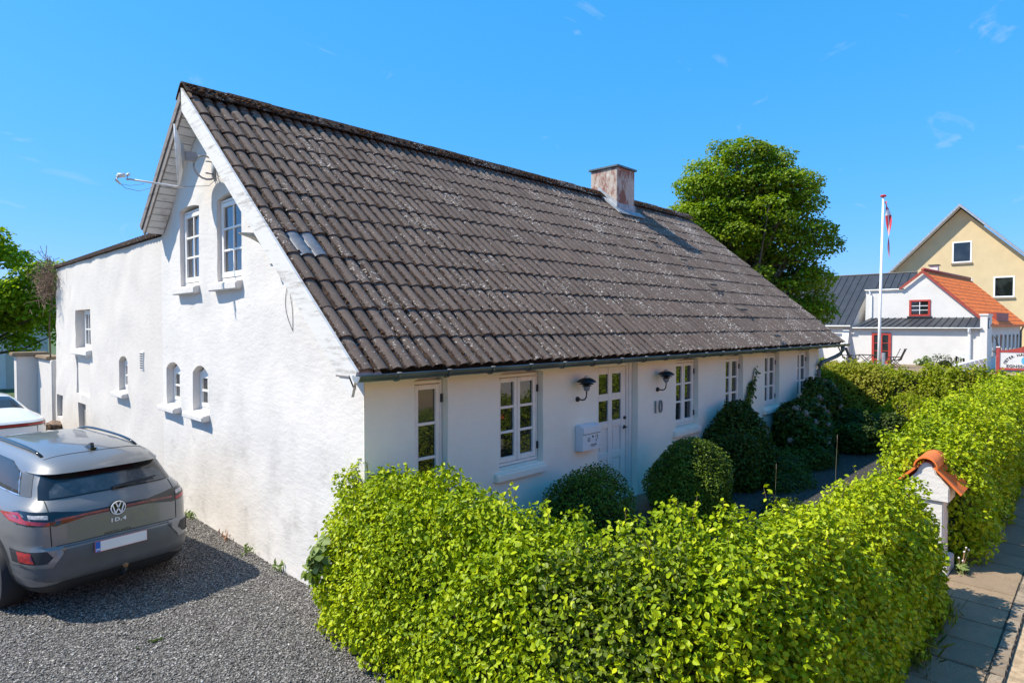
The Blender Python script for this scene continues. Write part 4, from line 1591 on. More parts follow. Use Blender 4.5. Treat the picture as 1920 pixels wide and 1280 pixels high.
a = ln + ax * .07 + Vector((0, 0, -.07))
q.tube([a, a - ax * .05 + Vector((0, 0, -.05)), a - ax * .20 + Vector((0, 0, -.08)), a - ax * .36 + Vector((0, 0, -.02)), lo + Vector((0, 0, -.005))], .0035, 5)
q.tube([a, a - ax * .10 + Vector((0, 0, -.015)), a - ax * .26 + Vector((0, 0, .015))], .003, 5)
q.tube([lo - ax * .05, Vector((-.12, 3.55, 4.72)), Vector((-.01, 3.45, 4.86)), Vector((-.008, 3.1, 4.80)), Vector((-.008, 2.95, 4.83))], .0035, 5)
q.build('cable', M['plastic_grey'], dish)
q = MB()
w0 = dc + B3 @ Vector((.02, 0, -.20))
loop = []
for k in range(17):
    t = PI * 2 * k / 16
    loop.append(Vector((w0.x + .16 + .155 * math.cos(t + PI), 3.70 + .02 * math.sin(t), 4.99 + .16 * math.sin(t))))
q.tube(loop, .014, 8, False)
q.obox((-.012, 3.68, 4.99), (.02, .09, .26), Matrix.Identity(3))
q.tube([Vector((-.02, 3.66, 5.07)), Vector((-.12, 3.66, 5.07))], .011, 6)
q.tube([Vector((-.02, 3.66, 4.91)), Vector((-.12, 3.66, 4.91))], .011, 6)
for k in range(5): q.tube([w0 + Vector((.01, -.05 + .02 * k, -.05 + .025 * k)), w0 + Vector((.05, -.07 + .02 * k, -.05 + .025 * k))], .006, 5)
q.build('wall_bracket', M['zinc_light'], dish, smooth=True, recalc=False)

# wooden swan-neck bracket under the verge
gb = root('swan_neck_bracket', 'weathered curved bracket jutting from the gable beside the upper right window', 'bracket', (0, 1.97, 3.8))
q = MB()
path = [(-.005, 1.93, 3.66, .060, .045), (-.05, 1.935, 3.77, .070, .045), (-.12, 1.95, 3.85, .070, .036), (-.22, 1.975, 3.89, .058, .026), (-.36, 2.0, 3.905, .018, .006)]
V, F = [], []
for x, y, z, hw, hh in path: V += [(x, y - hw, z - hh), (x, y + hw, z - hh), (x, y + hw, z + hh), (x, y - hw, z + hh)]
for i in range(len(path) - 1):
    for k in range(4): F.append((4 * i + k, 4 * i + (k + 1) % 4, 4 * i + 4 + (k + 1) % 4, 4 * i + 4 + k))
F += [(3, 2, 1, 0), (16, 17, 18, 19)]
q.add(V, F)
q.build('arm', simple('weathered_beige', (.50, .47, .38), .8, var=.25, vs_=10), gb, bevel=.004)
q = MB(); q.box((-.012, 1.93, 3.58), (.0, 2.01, 3.74)); q.build('wall_plate', M['barge'], gb)
q = MB(); q.tube([(-.16, 2.22, 4.02), (-.10, 2.20, 4.05), (-.02, 2.19, 4.12)], .004, 5)
q.build('hook', M['black'], gb)

cb = root('loose_cable', 'thin black cable hanging in a loop on the sunlit gable', 'cable', (0, 1.5, 3.3))
q = MB()
q.tube([(-.013, 1.53 + .04 * t + .055 * math.sin(PI * t) ** 1.2 - .11 * t ** 3, 3.34 - .50 * t) for t in [k / 14 for k in range(15)]] + [(-.013, 1.46 - .04 * t, 2.84 - .045 * t) for t in (.5, 1)] + [(-.013, 1.42 - .03 * math.sin(PI * t) + .06 * t, 2.795 + .42 * t) for t in [k / 10 for k in range(1, 11)]], .003, 5)
q.build('cable', M['black'], cb)


def wall_lamp(x, z, label):
    rt = root('wall_lamp', label, 'wall lamp', (x, 0, z), group='wall lamps either side of the door', local=True)
    q = MB()
    q.lathe([(.0, .0), (.036, .0), (.036, .014), (.026, .03), (.0, .032)], Matrix.Rotation(R(90), 4, 'X'), 16)
    q.build('rosette', M['black'], rt, auto=40)
    q = MB()
    q.tube([(0, -.02, 0), (0, -.09, -.004), (0, -.13, .008), (0, -.152, .04), (0, -.158, .09), (0, -.158, .12)], .010, 8)
    q.build('arm', M['black'], rt, smooth=True)
    T = Matrix.Translation((0, -.158, .12))
    q = MB(); q.lathe([(.012, 0), (.030, .005), (.044, .03), (.046, .055), (.036, .075), (.0, .078)], T, 18); q.build('glass_globe', M['plastic_grey'], rt, smooth=True)
    q = MB(); q.lathe([(.030, .074), (.066, .068), (.067, .074), (.030, .084)], T, 20); q.build('shade_ring', M['black'], rt, auto=40)
    q = MB(); q.lathe([(.034, .098), (.096, .092), (.097, .098), (.036, .112)], T, 22); q.build('shade_ring', M['black'], rt, auto=40)
    q = MB(); q.lathe([(.124, .118), (.128, .122), (.118, .138), (.085, .162), (.040, .178), (.0, .180)], T, 26); q.build('lamp_shade', M['lamp_blue'], rt, auto=60)
    q = MB(); q.lathe([(.034, .176), (.032, .192), (.018, .203), (.0, .206)], T, 16); q.build('top_cap', M['dish'], rt, smooth=True)
    q = MB(); q.tube([(0, -.158, .19), (0, -.158, .20)], .03, 10); q.tube([(0, -.158, .16), (0, -.158, .2)], .028, 10)
    return rt


M['lamp_blue'] = simple('dark_blue_grey_enamel', (.022, .033, .045), .35, var=.1)
wall_lamp(3.295, 1.868, 'dark tiered wall lamp left of the door, above the mailbox')
wall_lamp(5.33, 1.85, 'dark tiered wall lamp right of the door, above the house number')

# mailbox
mbx = root('mailbox', 'white metal mailbox on the wall left of the door', 'mailbox', (3.46, 0, 1.18))
M['mail'] = simple('white_mailbox_enamel', (.70, .73, .76), .35, var=.03)
q = MB()
q.prism([(0, 1.175), (0, 1.505), (-.04, 1.528), (-.125, 1.500), (-.125, 1.175)], lambda a, b, d: (d, a, b), 3.25, 3.665)
q.build('body', M['mail'], mbx, bevel=.008)
q = MB(); q.box((3.262, -.136, 1.405), (3.653, -.126, 1.497)); q.build('flap', M['mail'], mbx, bevel=.004)
q = MB(); q.box((3.262, -.1285, 1.397), (3.653, -.1265, 1.403)); q.build('slot_line', M['black'], mbx)
q = MB(); q.lathe([(.0, 0), (.014, 0), (.014, .006), (.0, .007)], Matrix.Translation((3.478, -.126, 1.360)) @ Matrix.Rotation(R(90), 4, 'X'), 12); q.build('lock', M['black'], mbx)
vs_, fs_ = text_geo('10', .085, .001, spacing=.95)
q = MB(); q.add([(3.385 + p[0] * .75, -.127 - p[2], 1.322 + p[1]) for p in vs_], fs_)
q.build('number', M['black'], mbx)
q = MB()                                # post horn emblem under a crown, and worn print
q.tube([(3.555 + .020 * math.cos(t), -.127, 1.352 + .016 * math.sin(t)) for t in [2 * PI * k / 12 for k in range(10)]], .003, 5)
q.box((3.585, -.1285, 1.31), (3.592, -.1262, 1.385))
q.add([(3.535, -.1275, 1.295), (3.567, -.1275, 1.295), (3.551, -.1275, 1.325), (3.545, -.1275, 1.27), (3.557, -.1275, 1.27), (3.551, -.1275, 1.292)], [(0, 1, 2), (3, 4, 5)])
q.build('emblem', M['black'], mbx, recalc=False)
q = MB()
for k in range(7): q.box((3.43 + .020 * k, -.1280, 1.238), (3.444 + .020 * k, -.1262, 1.258))
for k in range(9): q.box((3.445 + .012 * k, -.1280, 1.222), (3.453 + .012 * k, -.1262, 1.228))
q.box((3.625, -.128, 1.222), (3.645, -.1262, 1.23))
q.build('worn_print', M['plastic_grey'], mbx)

# ------------------------------------------------------------------ gate pillar and weed
gp = root('gate_pillar', 'white brick gate pillar with orange roof tiles on its gabled cap', 'gate pillar', (5.35, -3.63, 0))
gp.scale = (1, 1, .965)
q = MB(); q.box((5.17, -3.85, -.05), (5.56, -3.41, .19)); q.build('plinth', M['far_white'], gp, bevel=.012)
q = MB(); q.box((5.20, -3.79, .1905), (5.53, -3.47, .875)); q.build('shaft', M['far_white'], gp, bevel=.010)
q = MB(); q.prism([(-3.85, .8755), (-3.41, .8755), (-3.41, 1.05), (-3.53, 1.19), (-3.55, 1.25), (-3.60, 1.32), (-3.66, 1.32), (-3.71, 1.25), (-3.73, 1.19), (-3.85, 1.05)], lambda y, z, d: (d, y, z), 5.17, 5.56)
q.build('cap', M['far_white'], gp, bevel=.010)
for sgn in (-1, 1):
    q = MB()
    n = 8
    V, F = [], []
    for side in (0, 1):
        for i in range(n + 1):
            w = i / n
            x = 5.13 + .52 * w
            h = .018 * math.cos(PI * 2 * w) - .022 * side
            V.append((x, -3.63 + sgn * (.075 + h * .6), 1.275 + h))
            V.append((x, -3.63 + sgn * (.335 + h * .6), .995 + h))
    m = 2 * (n + 1)
    for i in range(n):
        F += [(2 * i, 2 * i + 1, 2 * i + 3, 2 * i + 2), (m + 2 * i + 2, m + 2 * i + 3, m + 2 * i + 1, m + 2 * i), (2 * i + 1, m + 2 * i + 1, m + 2 * i + 3, 2 * i + 3), (2 * i + 2, m + 2 * i + 2, m + 2 * i, 2 * i)]
    F += [(0, m, m + 1, 1), (2 * n + 1, m + 2 * n + 1, m + 2 * n, 2 * n)]
    q.add(V, F)
    q.build('roof_tile', M['red_tile'], gp, auto=50)
q = MB()
n = 10
arc = [(-3.63 + .120 * math.cos(PI * k / n), 1.275 + .125 * math.sin(PI * k / n)) for k in range(n + 1)]
arc2 = [(-3.63 + .105 * math.cos(PI * k / n), 1.275 + .105 * math.sin(PI * k / n)) for k in range(n, -1, -1)]
q.prism(arc + arc2, lambda y, z, d: (d, y, z + .02 * (d - 5.1)), 5.11, 5.64)
q.build('ridge_tile', M['red_tile'], gp, auto=50)
gp2 = root('gate_pillar', 'white gate pillar buried in the foreground hedge, only its base showing', 'gate pillar', (4.0, -3.63, 0))
q = MB(); q.box((3.80, -3.84, -.05), (4.14, -3.45, .22)); q.build('plinth', M['far_white'], gp2, bevel=.012)
q = MB(); q.box((3.83, -3.78, .2205), (4.08, -3.5, .85)); q.build('shaft', M['far_white'], gp2, bevel=.01)

wd = root('dandelion', 'dandelion gone to seed in the paving at the pillar foot', 'weed', (5.36, -3.96, 0))
LP, LN = [], []
for k in range(60):
    a = random.uniform(0, 2 * PI); r_ = abs(random.gauss(0, .06))
    LP.append((5.36 + r_ * math.cos(a) * 1.3, -3.95 + r_ * math.sin(a) * .8, .02 + random.uniform(0, .10)))
    LN.append((math.cos(a) * .7, math.sin(a) * .7, .7))
o, _ = leaves('leaf_rosette', np.array(LP), unit(np.array(LN)), rng.uniform(.04, .10, 60), M['maple_bush'], wd, wid=.5, droop=-.2)
o['kind'] = 'stuff'
M['stalk'] = simple('reddish_stalk', (.36, .20, .12), .7)
for k, (dx, dy, h) in enumerate(((.02, -.02, .26), (.06, -.03, .30), (.10, -.05, .27), (-.05, .02, .20), (.0, -.01, .16))):
    q = MB(); q.tube([(5.36, -3.95, .01), (5.36 + dx * .5, -3.95 + dy * .4, h * .55), (5.36 + dx, -3.95 + dy, h)], [.005, .004, .004], 6)
    q.build('stalk', M['stalk'], wd)
    q = MB(); q.blob((5.36 + dx, -3.95 + dy, h + .01), .011, 1, .2); q.build('seed_head', M['flag_white'], wd)
tf = root('grass_tuft', 'rough grass growing out from under the hedge onto the paving', 'grass', (3.9, -4.0, 0))
LP = np.stack([rng.uniform(2.6, 4.25, 420), -4.02 + rng.normal(0, .05, 420), rng.uniform(0, .05, 420)], -1)
BL = np.array([(0, 0, 0), (.05, .4, .0), (.03, .8, .0), (0, 1, 0), (-.03, .8, .0), (-.05, .4, .0)])
o, _ = leaves('blades', LP, unit(np.array([0, -.9, .35]) + rng.normal(0, .5, LP.shape)), rng.uniform(.06, .20, 420), M['privet'], tf, shape=BL, droop=-1.2)
o['kind'] = 'stuff'
# a few dry stones and weeds against the far end of the wing
sp_ = root('rubble_heap', 'small heap of broken brown stones at the foot of the far wall', 'rubble', (-.25, 14.9, 0))
M['rubble'] = simple('brown_rubble', (.20, .135, .095), .95, var=.5, vs_=9, bump=.6, bs=30)
for k in range(13):
    q = MB(); q.blob((-.42 + random.uniform(-.38, .3), 14.7 + random.uniform(-.9, .9), .10 + random.uniform(0, .28)), random.uniform(.10, .22), 1, .28, (1, 1.2, .7)); q.build('stone', M['rubble'], sp_, recalc=False)
ml = root('moss_scrap', 'small scrap of green moss lying on the sunlit gravel', 'leaf', (-1.6, .25, 0))  # lumps of moss, no leaves among them
q = MB()
for k in range(16): q.blob((-1.55 + random.gauss(0, .045), 1.02 + random.gauss(0, .02), .012), .012, 1, .3, (1.3, 1, .5))
q.build('scrap', M['privet'], ml, recalc=False)

for k, (x, y) in enumerate(((-.05, 2.55), (-.06, 3.3), (-.04, 1.75), (-.07, 4.6))):
    wdk = root('wall_weed', ['small dry weed at the wall foot nearest the car shadow', 'reddish weed at the gable foot under the arched windows', 'tiny weed at the gable foot near the hedge', 'weed at the wall foot beside the grey car'][k], 'weed', (x, y, 0))
    m = 16 + 6 * k
    LP = np.stack([x + rng.normal(0, .03, m), y + rng.normal(0, .07, m), rng.uniform(.0, .08, m)], -1)
    o, _ = leaves('blades', LP, unit(rng.normal(0, .6, LP.shape) + np.array([-.6, 0, .4])), rng.uniform(.03, .09, m), M['maple_bush'] if k != 1 else M['stalk'], wdk, wid=.6, droop=-.8)
    o['kind'] = 'stuff'

# ------------------------------------------------------------------ cars
def ring(z, r_, f_, w, n, N, droop):
    out = []
    for k in range(N):
        t = 2 * PI * (k + .5) / N
        c, s = math.cos(t), math.sin(t)
        x = w * math.copysign(abs(c) ** (2 / n), c)
        y = (r_ + f_) / 2 + (f_ - r_) / 2 * math.copysign(abs(s) ** (2 / n), s)
        out.append((x, y, z - droop(y, z)))
    return out


def car_body(rt, levels, droop, paint, dark, zdark, N=112, n=7.5, glass=None):
    # interpolate levels for a smooth skin
    L = []
    for a, b in zip(levels[:-1], levels[1:]):
        m = max(1, int((b[0] - a[0]) / .03))
        for k in range(m):
            t = k / m
            L.append(tuple(a[i] + (b[i] - a[i]) * t for i in range(4)))
    L.append(levels[-1])
    mb = MB()
    for i, (z, r_, f_, w) in enumerate(L):
        nn = n if z < 1.0 else max(4.2, n - (z - 1.0) * 3.5)
        mb.v += ring(z, r_, f_, w, nn, N, droop)
    for i in range(len(L) - 1):
        for k in range(N): mb.f.append((i * N + k, i * N + (k + 1) % N, (i + 1) * N + (k + 1) % N, (i + 1) * N + k))
    mb.f.append(tuple(range(N - 1, -1, -1)))
    b = (len(L) - 1) * N
    mb.f.append(tuple(range(b, b + N)))
    o = mb.build('body', paint, rt, auto=33)
    o.data.materials.append(dark)
    for p in o.data.polygons:
        if sum(o.data.vertices[i].co.z for i in p.vertices) / len(p.vertices) < zdark: p.material_index = 1
    return o


def patcher(body):
    bvh = BVHTree.FromPolygons([v.co.copy() for v in body.data.vertices], [tuple(p.vertices) for p in body.data.polygons])

    def patch(name, poly, mat, axis='rear', off=.004, parent=None, step=.035, mirror=False, **kw):
        objs = []
        for sg in ((1, -1) if mirror else (1,)):
            pl = [(a * sg, b) for a, b in poly] if axis in ('rear', 'top') else poly
            pts, edges = [], []
            n = len(pl)
            out = []
            for i in range(n):
                a, b = pl[i], pl[(i + 1) % n]
                m = max(1, int(math.hypot(b[0] - a[0], b[1] - a[1]) / step))
                for k in range(m): out.append((a[0] + (b[0] - a[0]) * k / m, a[1] + (b[1] - a[1]) * k / m))
            m = len(out)
            pts = out[:]
            edges = [(i, (i + 1) % m) for i in range(m)]
            us = [p[0] for p in pl]; zs = [p[1] for p in pl]
            u = min(us) + step / 2
            while u < max(us):
                z = min(zs) + step / 2
                while z < max(zs):
                    if pip((u, z), pl): pts.append((u, z))
                    z += step
                u += step
            vv, ee, ff, *_ = delaunay_2d_cdt([Vector(p) for p in pts], edges, [], 0, 1e-6)
            V = []
            for p in vv:
                if axis == 'rear': o_, d_ = Vector((p.x, -3, p.y)), Vector((0, 1, 0))
                elif axis == 'left': o_, d_ = Vector((-3 * sg, p.x, p.y)), Vector((sg, 0, 0))
                else: o_, d_ = Vector((p.x, p.y, 4)), Vector((0, 0, -1))
                h, nn, _i, _d = bvh.ray_cast(o_, d_)
                if h is None:
                    V.append(None); continue
                if nn.dot(d_) > 0: nn = -nn
                V.append(h + nn * off)
            mb = MB()
            F = [tuple(t) for t in ff if pip((sum(vv[i].x for i in t) / 3, sum(vv[i].y for i in t) / 3), pl)]
            F = [t for t in F if all(V[i] is not None for i in t)]
            mb.add([p if p is not None else (0, 2, .6) for p in V], F)
            used = sorted({i for t in F for i in t}); rm = {a: i for i, a in enumerate(used)}
            mb.v = [mb.v[i] for i in used]; mb.f = [tuple(rm[i] for i in t) for t in mb.f]
            o = mb.build(name, mat, parent or rt_of[0], smooth=True, recalc=True, **kw)
            # make faces look outward
            me = o.data
            d0 = {'rear': Vector((0, -1, 0)), 'left': Vector((-sg, 0, 0)), 'top': Vector((0, 0, 1))}[axis]
            if sum((p.normal.dot(d0) * p.area for p in me.polygons)) < 0: me.flip_normals()
            objs.append(o)
        return objs

    def hit(o_, d_):
        h, nn, _i, _d = bvh.ray_cast(Vector(o_), Vector(d_))
        return h
    rt_of = [body.parent]
    return patch, hit


def wheel(rt, x, y, r_=.345, w=.225):
    q = MB()
    T = Matrix.Translation((x, y, r_)) @ Matrix.Rotation(R(90), 4, 'Y')
    q.lathe([(r_ * .66, -w / 2), (r_ * .93, -w / 2), (r_, -w / 2 + .035), (r_, w / 2 - .035), (r_ * .93, w / 2), (r_ * .66, w / 2)], T, 36)
    wh_ = q.build('wheel', M['tyre'], rt, auto=40)
    sg = 1 if x > 0 else -1
    q = MB()
    q.lathe([(r_ * .65, sg * (w / 2 - .03)), (r_ * .60, sg * (w / 2 - .045)), (.0, sg * (w / 2 - .05))], T, 30)
    q.build('hub', M['black'], wh_)
    for k in range(5):
        a = 2 * PI * k / 5
        q = MB()
        c, s = math.cos(a), math.sin(a)
        P_ = [(x + sg * (w / 2 - .012), y + c * u - s * v, r_ + s * u + c * v) for u, v in ((.03, -.028), (r_ * .66, -.045), (r_ * .66, .045), (.03, .028))]
        q.add(P_ + [(p[0] - sg * .025, p[1], p[2]) for p in P_], [(0, 1, 2, 3), (7, 6, 5, 4), (0, 4, 5, 1), (1, 5, 6, 2), (2, 6, 7, 3), (3, 7, 4, 0)])
        q.build('spoke', M['alloy'], wh_)


M['tyre'] = simple('tyre_rubber', (.022, .022, .023), .85)
M['alloy'] = simple('alloy_rim', (.45, .46, .47), .35, metal=.8, var=.05)
t = NT('grey_car_paint'); t.p(Base_Color=t.mix(t.noise(300, 2), (.165, .164, .164), (.205, .203, .202)), Metallic=.35, Roughness=.38); t.set(t.b, 'Coat Weight', .8); t.set(t.b, 'Coat Roughness', .04); M['car_grey'] = t.m
t = NT('white_car_paint'); t.p(Base_Color=t.mix(t.noise(2, 2), (.70, .70, .69), (.74, .74, .73)), Roughness=.3); t.set(t.b, 'Coat Weight', .8); t.set(t.b, 'Coat Roughness', .05); M['car_white'] = t.m
M['car_black'] = simple('gloss_black_trim', (.010, .010, .011), .12, var=.1, coat=.5)
M['car_plastic'] = simple('dark_grey_bumper_plastic', (.085, .088, .092), .42, var=.12, vs_=3)
M['car_skirt'] = simple('black_bumper_plastic', (.022, .022, .023), .6, var=.15)
t = NT('car_glass'); t.p(Base_Color=t.mix(t.noise(1.5, 2), (.015, .018, .021), (.035, .042, .048)), Roughness=.08); t.set(t.b, 'Specular IOR Level', .22); t.set(t.b, 'Coat Roughness', .03); M['car_glass'] = t.m
t = NT('mottled_car_glass'); n9 = t.noise(9, 5, .7); t.p(Base_Color=t.mix(t.rng(n9, .4, .7), (.035, .045, .055), (.085, .095, .10)), Roughness=.16); t.set(t.b, 'Coat Weight', .7); t.set(t.b, 'Coat Roughness', .05); M['car_glass2'] = t.m  # bluish mottling in the rear pane's colour
M['lamp_red'] = simple('red_lamp_glass', (.36, .012, .015), .12, var=.25, vs_=30, coat=.6)
M['lamp_dull'] = simple('smoked_red_strip', (.20, .055, .045), .2, var=.3, vs_=16, coat=.5)
M['lamp_clear'] = simple('clear_lamp_insert', (.40, .38, .38), .2, var=.3, vs_=40, coat=.5)
M['chrome'] = simple('satin_chrome', (.70, .71, .72), .22, metal=.9, var=.05)
M['plate'] = simple('number_plate_white', (.72, .74, .75), .4, var=.02)
M['plate_rim'] = simple('number_plate_red_edge', (.50, .16, .16), .5)
M['eu_blue'] = simple('eu_blue', (.02, .13, .52), .45)
M['rust'] = simple('rusty_tow_ball', (.20, .095, .04), .8, var=.4, vs_=40)

suv = root('parked_suv', 'grey electric SUV parked beside the gable, seen from behind', 'car', (-1.53, 2.15, 0), R(7.0), local=True)
suv.scale = (.965, .965, .965)
WS = .925
LV = [(z_, r_, f_, w_ * WS) for z_, r_, f_, w_ in [(.19, .30, 4.25, .70), (.27, .12, 4.42, .80), (.34, .045, 4.50, .86), (.44, .0, 4.55, .893), (.60, .0, 4.57, .905), (.715, .022, 4.56, .912), (.745, .052, 4.55, .912), (.86, .062, 4.50, .915), (.97, .070, 4.40, .905), (1.02, .082, 4.26, .893), (1.07, .105, 4.05, .872), (1.12, .150, 3.85, .838), (1.165, .205, 3.66, .795), (1.22, .250, 3.48, .768), (1.32, .335, 3.22, .728), (1.40, .405, 3.02, .690), (1.412, .325, 3.0, .684), (1.455, .320, 2.92, .660), (1.50, .375, 2.82, .625), (1.54, .50, 2.70, .57), (1.575, .72, 2.52, .48), (1.598, 1.05, 2.30, .36), (1.606, 1.4, 2.0, .16)]]


def dro(y, z):
    if z < 1.15: return 0
    k = min(1, (z - 1.15) / .35)
    d = .075 * max(0, (1.7 - y) / 1.7) ** 2
    d += .12 * max(0, (y - 2.3) / 1.6) ** 2
    return d * k * (0 if z < 1.42 and y < .8 else 1)


bd = car_body(suv, LV, dro, M['car_grey'], M['car_skirt'], .335)
patch, hit = patcher(bd)
patch('rear_window', [(-.635, 1.178), (.635, 1.178), (.605, 1.29), (.555, 1.398), (-.555, 1.398), (-.605, 1.29)], M['car_black'], off=.003)
rg = patch('rear_pane', [(-.555, 1.188), (.555, 1.188), (.54, 1.25), (.47, 1.318), (.3, 1.325), (-.3, 1.325), (-.47, 1.318), (-.54, 1.25)], M['car_glass2'], off=.007)
patch('light_band', [(-.838, .972), (-.56, .945), (-.30, .985), (.30, .985), (.56, .945), (.838, .972), (.832, 1.092), (.56, 1.082), (.30, 1.036), (-.30, 1.036), (-.56, 1.082), (-.832, 1.092)], M['car_black'], off=.004)
for sg in (-1, 1):
    patch('light_strip', [(sg * a, b) for a, b in ((.085, 1.000), (.30, 1.000), (.56, .990), (.56, 1.012), (.30, 1.018), (.085, 1.018))], M['lamp_dull'], off=.008)
    patch('tail_light', [(sg * a, b) for a, b in ((.60, .962), (.815, .985), (.822, 1.075), (.770, 1.072), (.760, 1.015), (.60, .990))], M['lamp_red'], off=.008)
    patch('lamp_insert', [(sg * a, b) for a, b in ((.61, 1.018), (.735, 1.030), (.735, 1.062), (.61, 1.054))], M['lamp_clear'], off=.008)
    patch('tailgate_gap', [(sg * a, b) for a, b in ((.592, .75), (.600, .75), (.606, .95), (.600, 1.17), (.592, 1.17), (.598, .95))], M['dark_gap'], off=.003, step=.02)
    patch('lamp_recess', [(sg * a, b) for a, b in ((.55, .585), (.815, .585), (.825, .715), (.64, .715))], M['car_skirt'], off=.004)
    patch('rear_reflector', [(sg * a, b) for a, b in ((.725, .605), (.795, .605), (.805, .705), (.745, .705))], M['lamp_red'], off=.009)
    patch('trim_blade', [(sg * a, b) for a, b in ((.48, .718), (.535, .718), (.64, .600), (.815, .594), (.815, .572), (.60, .562))], M['chrome'] if False else M['car_grey'], off=.013)
    patch('side_window', [(.66, 1.205), (3.0, 1.185), (2.75, 1.37), (2.3, 1.47), (1.25, 1.465), (.88, 1.395)], M['car_glass'], axis='left', off=.004) if sg < 0 else None
patch('bumper_panel', [(-.60, .40), (.60, .40), (.82, .46), (.82, .555), (.60, .55), (.50, .735), (-.50, .735), (-.60, .55), (-.82, .555), (-.82, .46)], M['car_plastic'], off=.004)
patch('lower_skirt', [(-.74, .24), (.74, .24), (.74, .335), (.5, .395), (-.5, .395), (-.74, .335)], M['car_skirt'], off=.008)
patch('bumper_gap', [(-.56, .744), (.56, .744), (.56, .752), (-.56, .752)], M['dark_gap'], off=.004, step=.03)
patch('corner_trim', [(.43, 1.20), (.63, 1.195), (.83, 1.385), (.60, 1.40)], M['car_plastic'], axis='left', off=.004)
patch('window_strip', [(.63, 1.195), (3.05, 1.172), (3.05, 1.186), (.64, 1.206)], M['chrome'], axis='left', off=.008, step=.02)
patch('window_strip', [(.64, 1.20), (.656, 1.20), (.875, 1.39), (.86, 1.398)], M['chrome'], axis='left', off=.008, step=.02)
patch('high_brake_light', [(-.26, 1.402), (.26, 1.402), (.26, 1.411), (-.26, 1.411)], M['lamp_red'], off=.004, step=.02)
for sg in (-1, 1):
    q = MB()
    pts_ = []
    for k in range(13):
        y = .80 + 2.0 * k / 12
        xx = sg * (.465 + .015 * math.sin(PI * k / 12))
        h = hit((xx, y, 4), (0, 0, -1))
        pts_.append(Vector((xx, y, h.z + .034 * math.sin(PI * min(1, max(0, k / 12))) ** .4 + .002)))
    q.tube(pts_, .016, 8)
    q.build('roof_rail', M['car_black'], suv, smooth=True)
q = MB()
pl = [hit((-.48 + .96 * k / 20, .70 - .10 * (1 - ((k - 10) / 10) ** 2) * 0, 4), (0, 0, -1)) for k in range(21)]
q.tube([p + Vector((0, 0, .0005)) for p in pl], .004, 5)
q.build('roof_gap', M['dark_gap'], suv)
h = hit((0, .82, 4), (0, 0, -1))
q = MB(); q.prism([(.73, h.z - .005), (.93, h.z + .005), (.90, h.z + .02), (.80, h.z + .062), (.765, h.z + .066), (.755, h.z + .03)], lambda y, z, d: (d, y, z), -.018, .018)
q.box((-.035, .72, h.z - .004), (.035, .93, h.z + .014))
q.build('antenna', M['car_black'], suv, bevel=.006)
h0 = hit((.02, -3, 1.20), (0, 1, 0))
q = MB()
q.tube([Vector((.0, h0.y - .02, 1.195)), Vector((.16, h0.y + .005, 1.215)), Vector((.42, h0.y + .02, 1.232))], [.020, .014, .008], 8)
q.tube([Vector((.03, h0.y - .035, 1.20)), Vector((.45, h0.y + .0, 1.243))], .007, 6)
q.build('wiper', M['car_skirt'], suv)
# badge
h = hit((0, -3, 1.01), (0, 1, 0))
by = h.y - .010
bc = (0.0, 1.008)
q = MB(); q.lathe([(.0, -.012), (.079, -.012), (.082, .006), (.0, .012)], Matrix.Translation((bc[0], by + .006, bc[1])) @ Matrix.Rotation(R(90), 4, 'X'), 36)
bdg = q.build('badge', M['car_black'], suv, auto=30)
q = MB()
q.tube([(bc[0] + .069 * math.cos(2 * PI * k / 40), by - .008, bc[1] + .069 * math.sin(2 * PI * k / 40)) for k in range(41)], .0055, 8, False)


def stroke(mb, a, b, w=.011):
    a, b = Vector((bc[0] + a[0], by - .008, bc[1] + a[1])), Vector((bc[0] + b[0], by - .008, bc[1] + b[1]))
    d = (b - a).normalized()
    n_ = Vector((-d.z, 0, d.x)) * w / 2
    P_ = [a - n_, a + n_, b + n_, b - n_]
    mb.add([p + Vector((0, -.005, 0)) for p in P_] + [p + Vector((0, .006, 0)) for p in P_], [(0, 1, 2, 3), (7, 6, 5, 4), (0, 4, 5, 1), (1, 5, 6, 2), (2, 6, 7, 3), (3, 7, 4, 0)])


for sg in (-1, 1):
    stroke(q, (sg * .026, .062), (sg * .003, .006))
    stroke(q, (sg * .055, .040), (sg * .027, -.058))
    stroke(q, (sg * .027, -.058), (sg * .003, -.008))
q.build('emblem', M['flag_white'], bdg, recalc=False)
for s_, xs in (('I', -.062), ('D', -.012), ('.', .025), ('4', .058)):
    vs_, fs_ = text_geo(s_, .055, .003, bold=.001)
    yy = hit((xs, -3, .885), (0, 1, 0)).y
    q = MB(); q.add([(xs + p[0] * 1.25, yy - .002 - p[2], .885 + p[1]) for p in vs_], fs_); q.build('letter', M['flag_white'], suv)
vs_, fs_ = text_geo('NORTEC AUTO', .030, .001, spacing=1.15)
yy = hit((0, -3, .765), (0, 1, 0)).y
q = MB(); q.add([(p[0] * 1.1 - .01, yy - .002 - p[2], .766 + p[1]) for p in vs_], fs_); q.build('dealer_lettering', M['car_skirt'], suv)
q = MB(); q.box((-.252, -.016, .605), (.252, -.004, .722)); pt = q.build('number_plate', M['plate_rim'], suv, bevel=.003)
q = MB(); q.box((-.200, -.018, .612), (.246, -.0155, .716)); q.build('plate_field', M['plate'], pt)
q = MB(); q.box((-.246, -.018, .612), (-.2005, -.0155, .716)); q.build('country_band', M['eu_blue'], pt)
vs_, fs_ = text_geo('DK', .032, .001, bold=.0006)
q = MB(); q.add([(-.223 + p[0], -.019 - p[2], .634 + p[1]) for p in vs_], fs_); q.build('country_code', M['flag_white'], pt)
q = MB(); q.tube([(0, .10, .33), (0, -.06, .33), (0, -.10, .36), (0, -.10, .40)], .016, 8); q.build('tow_bar', M['car_skirt'], suv, smooth=True)
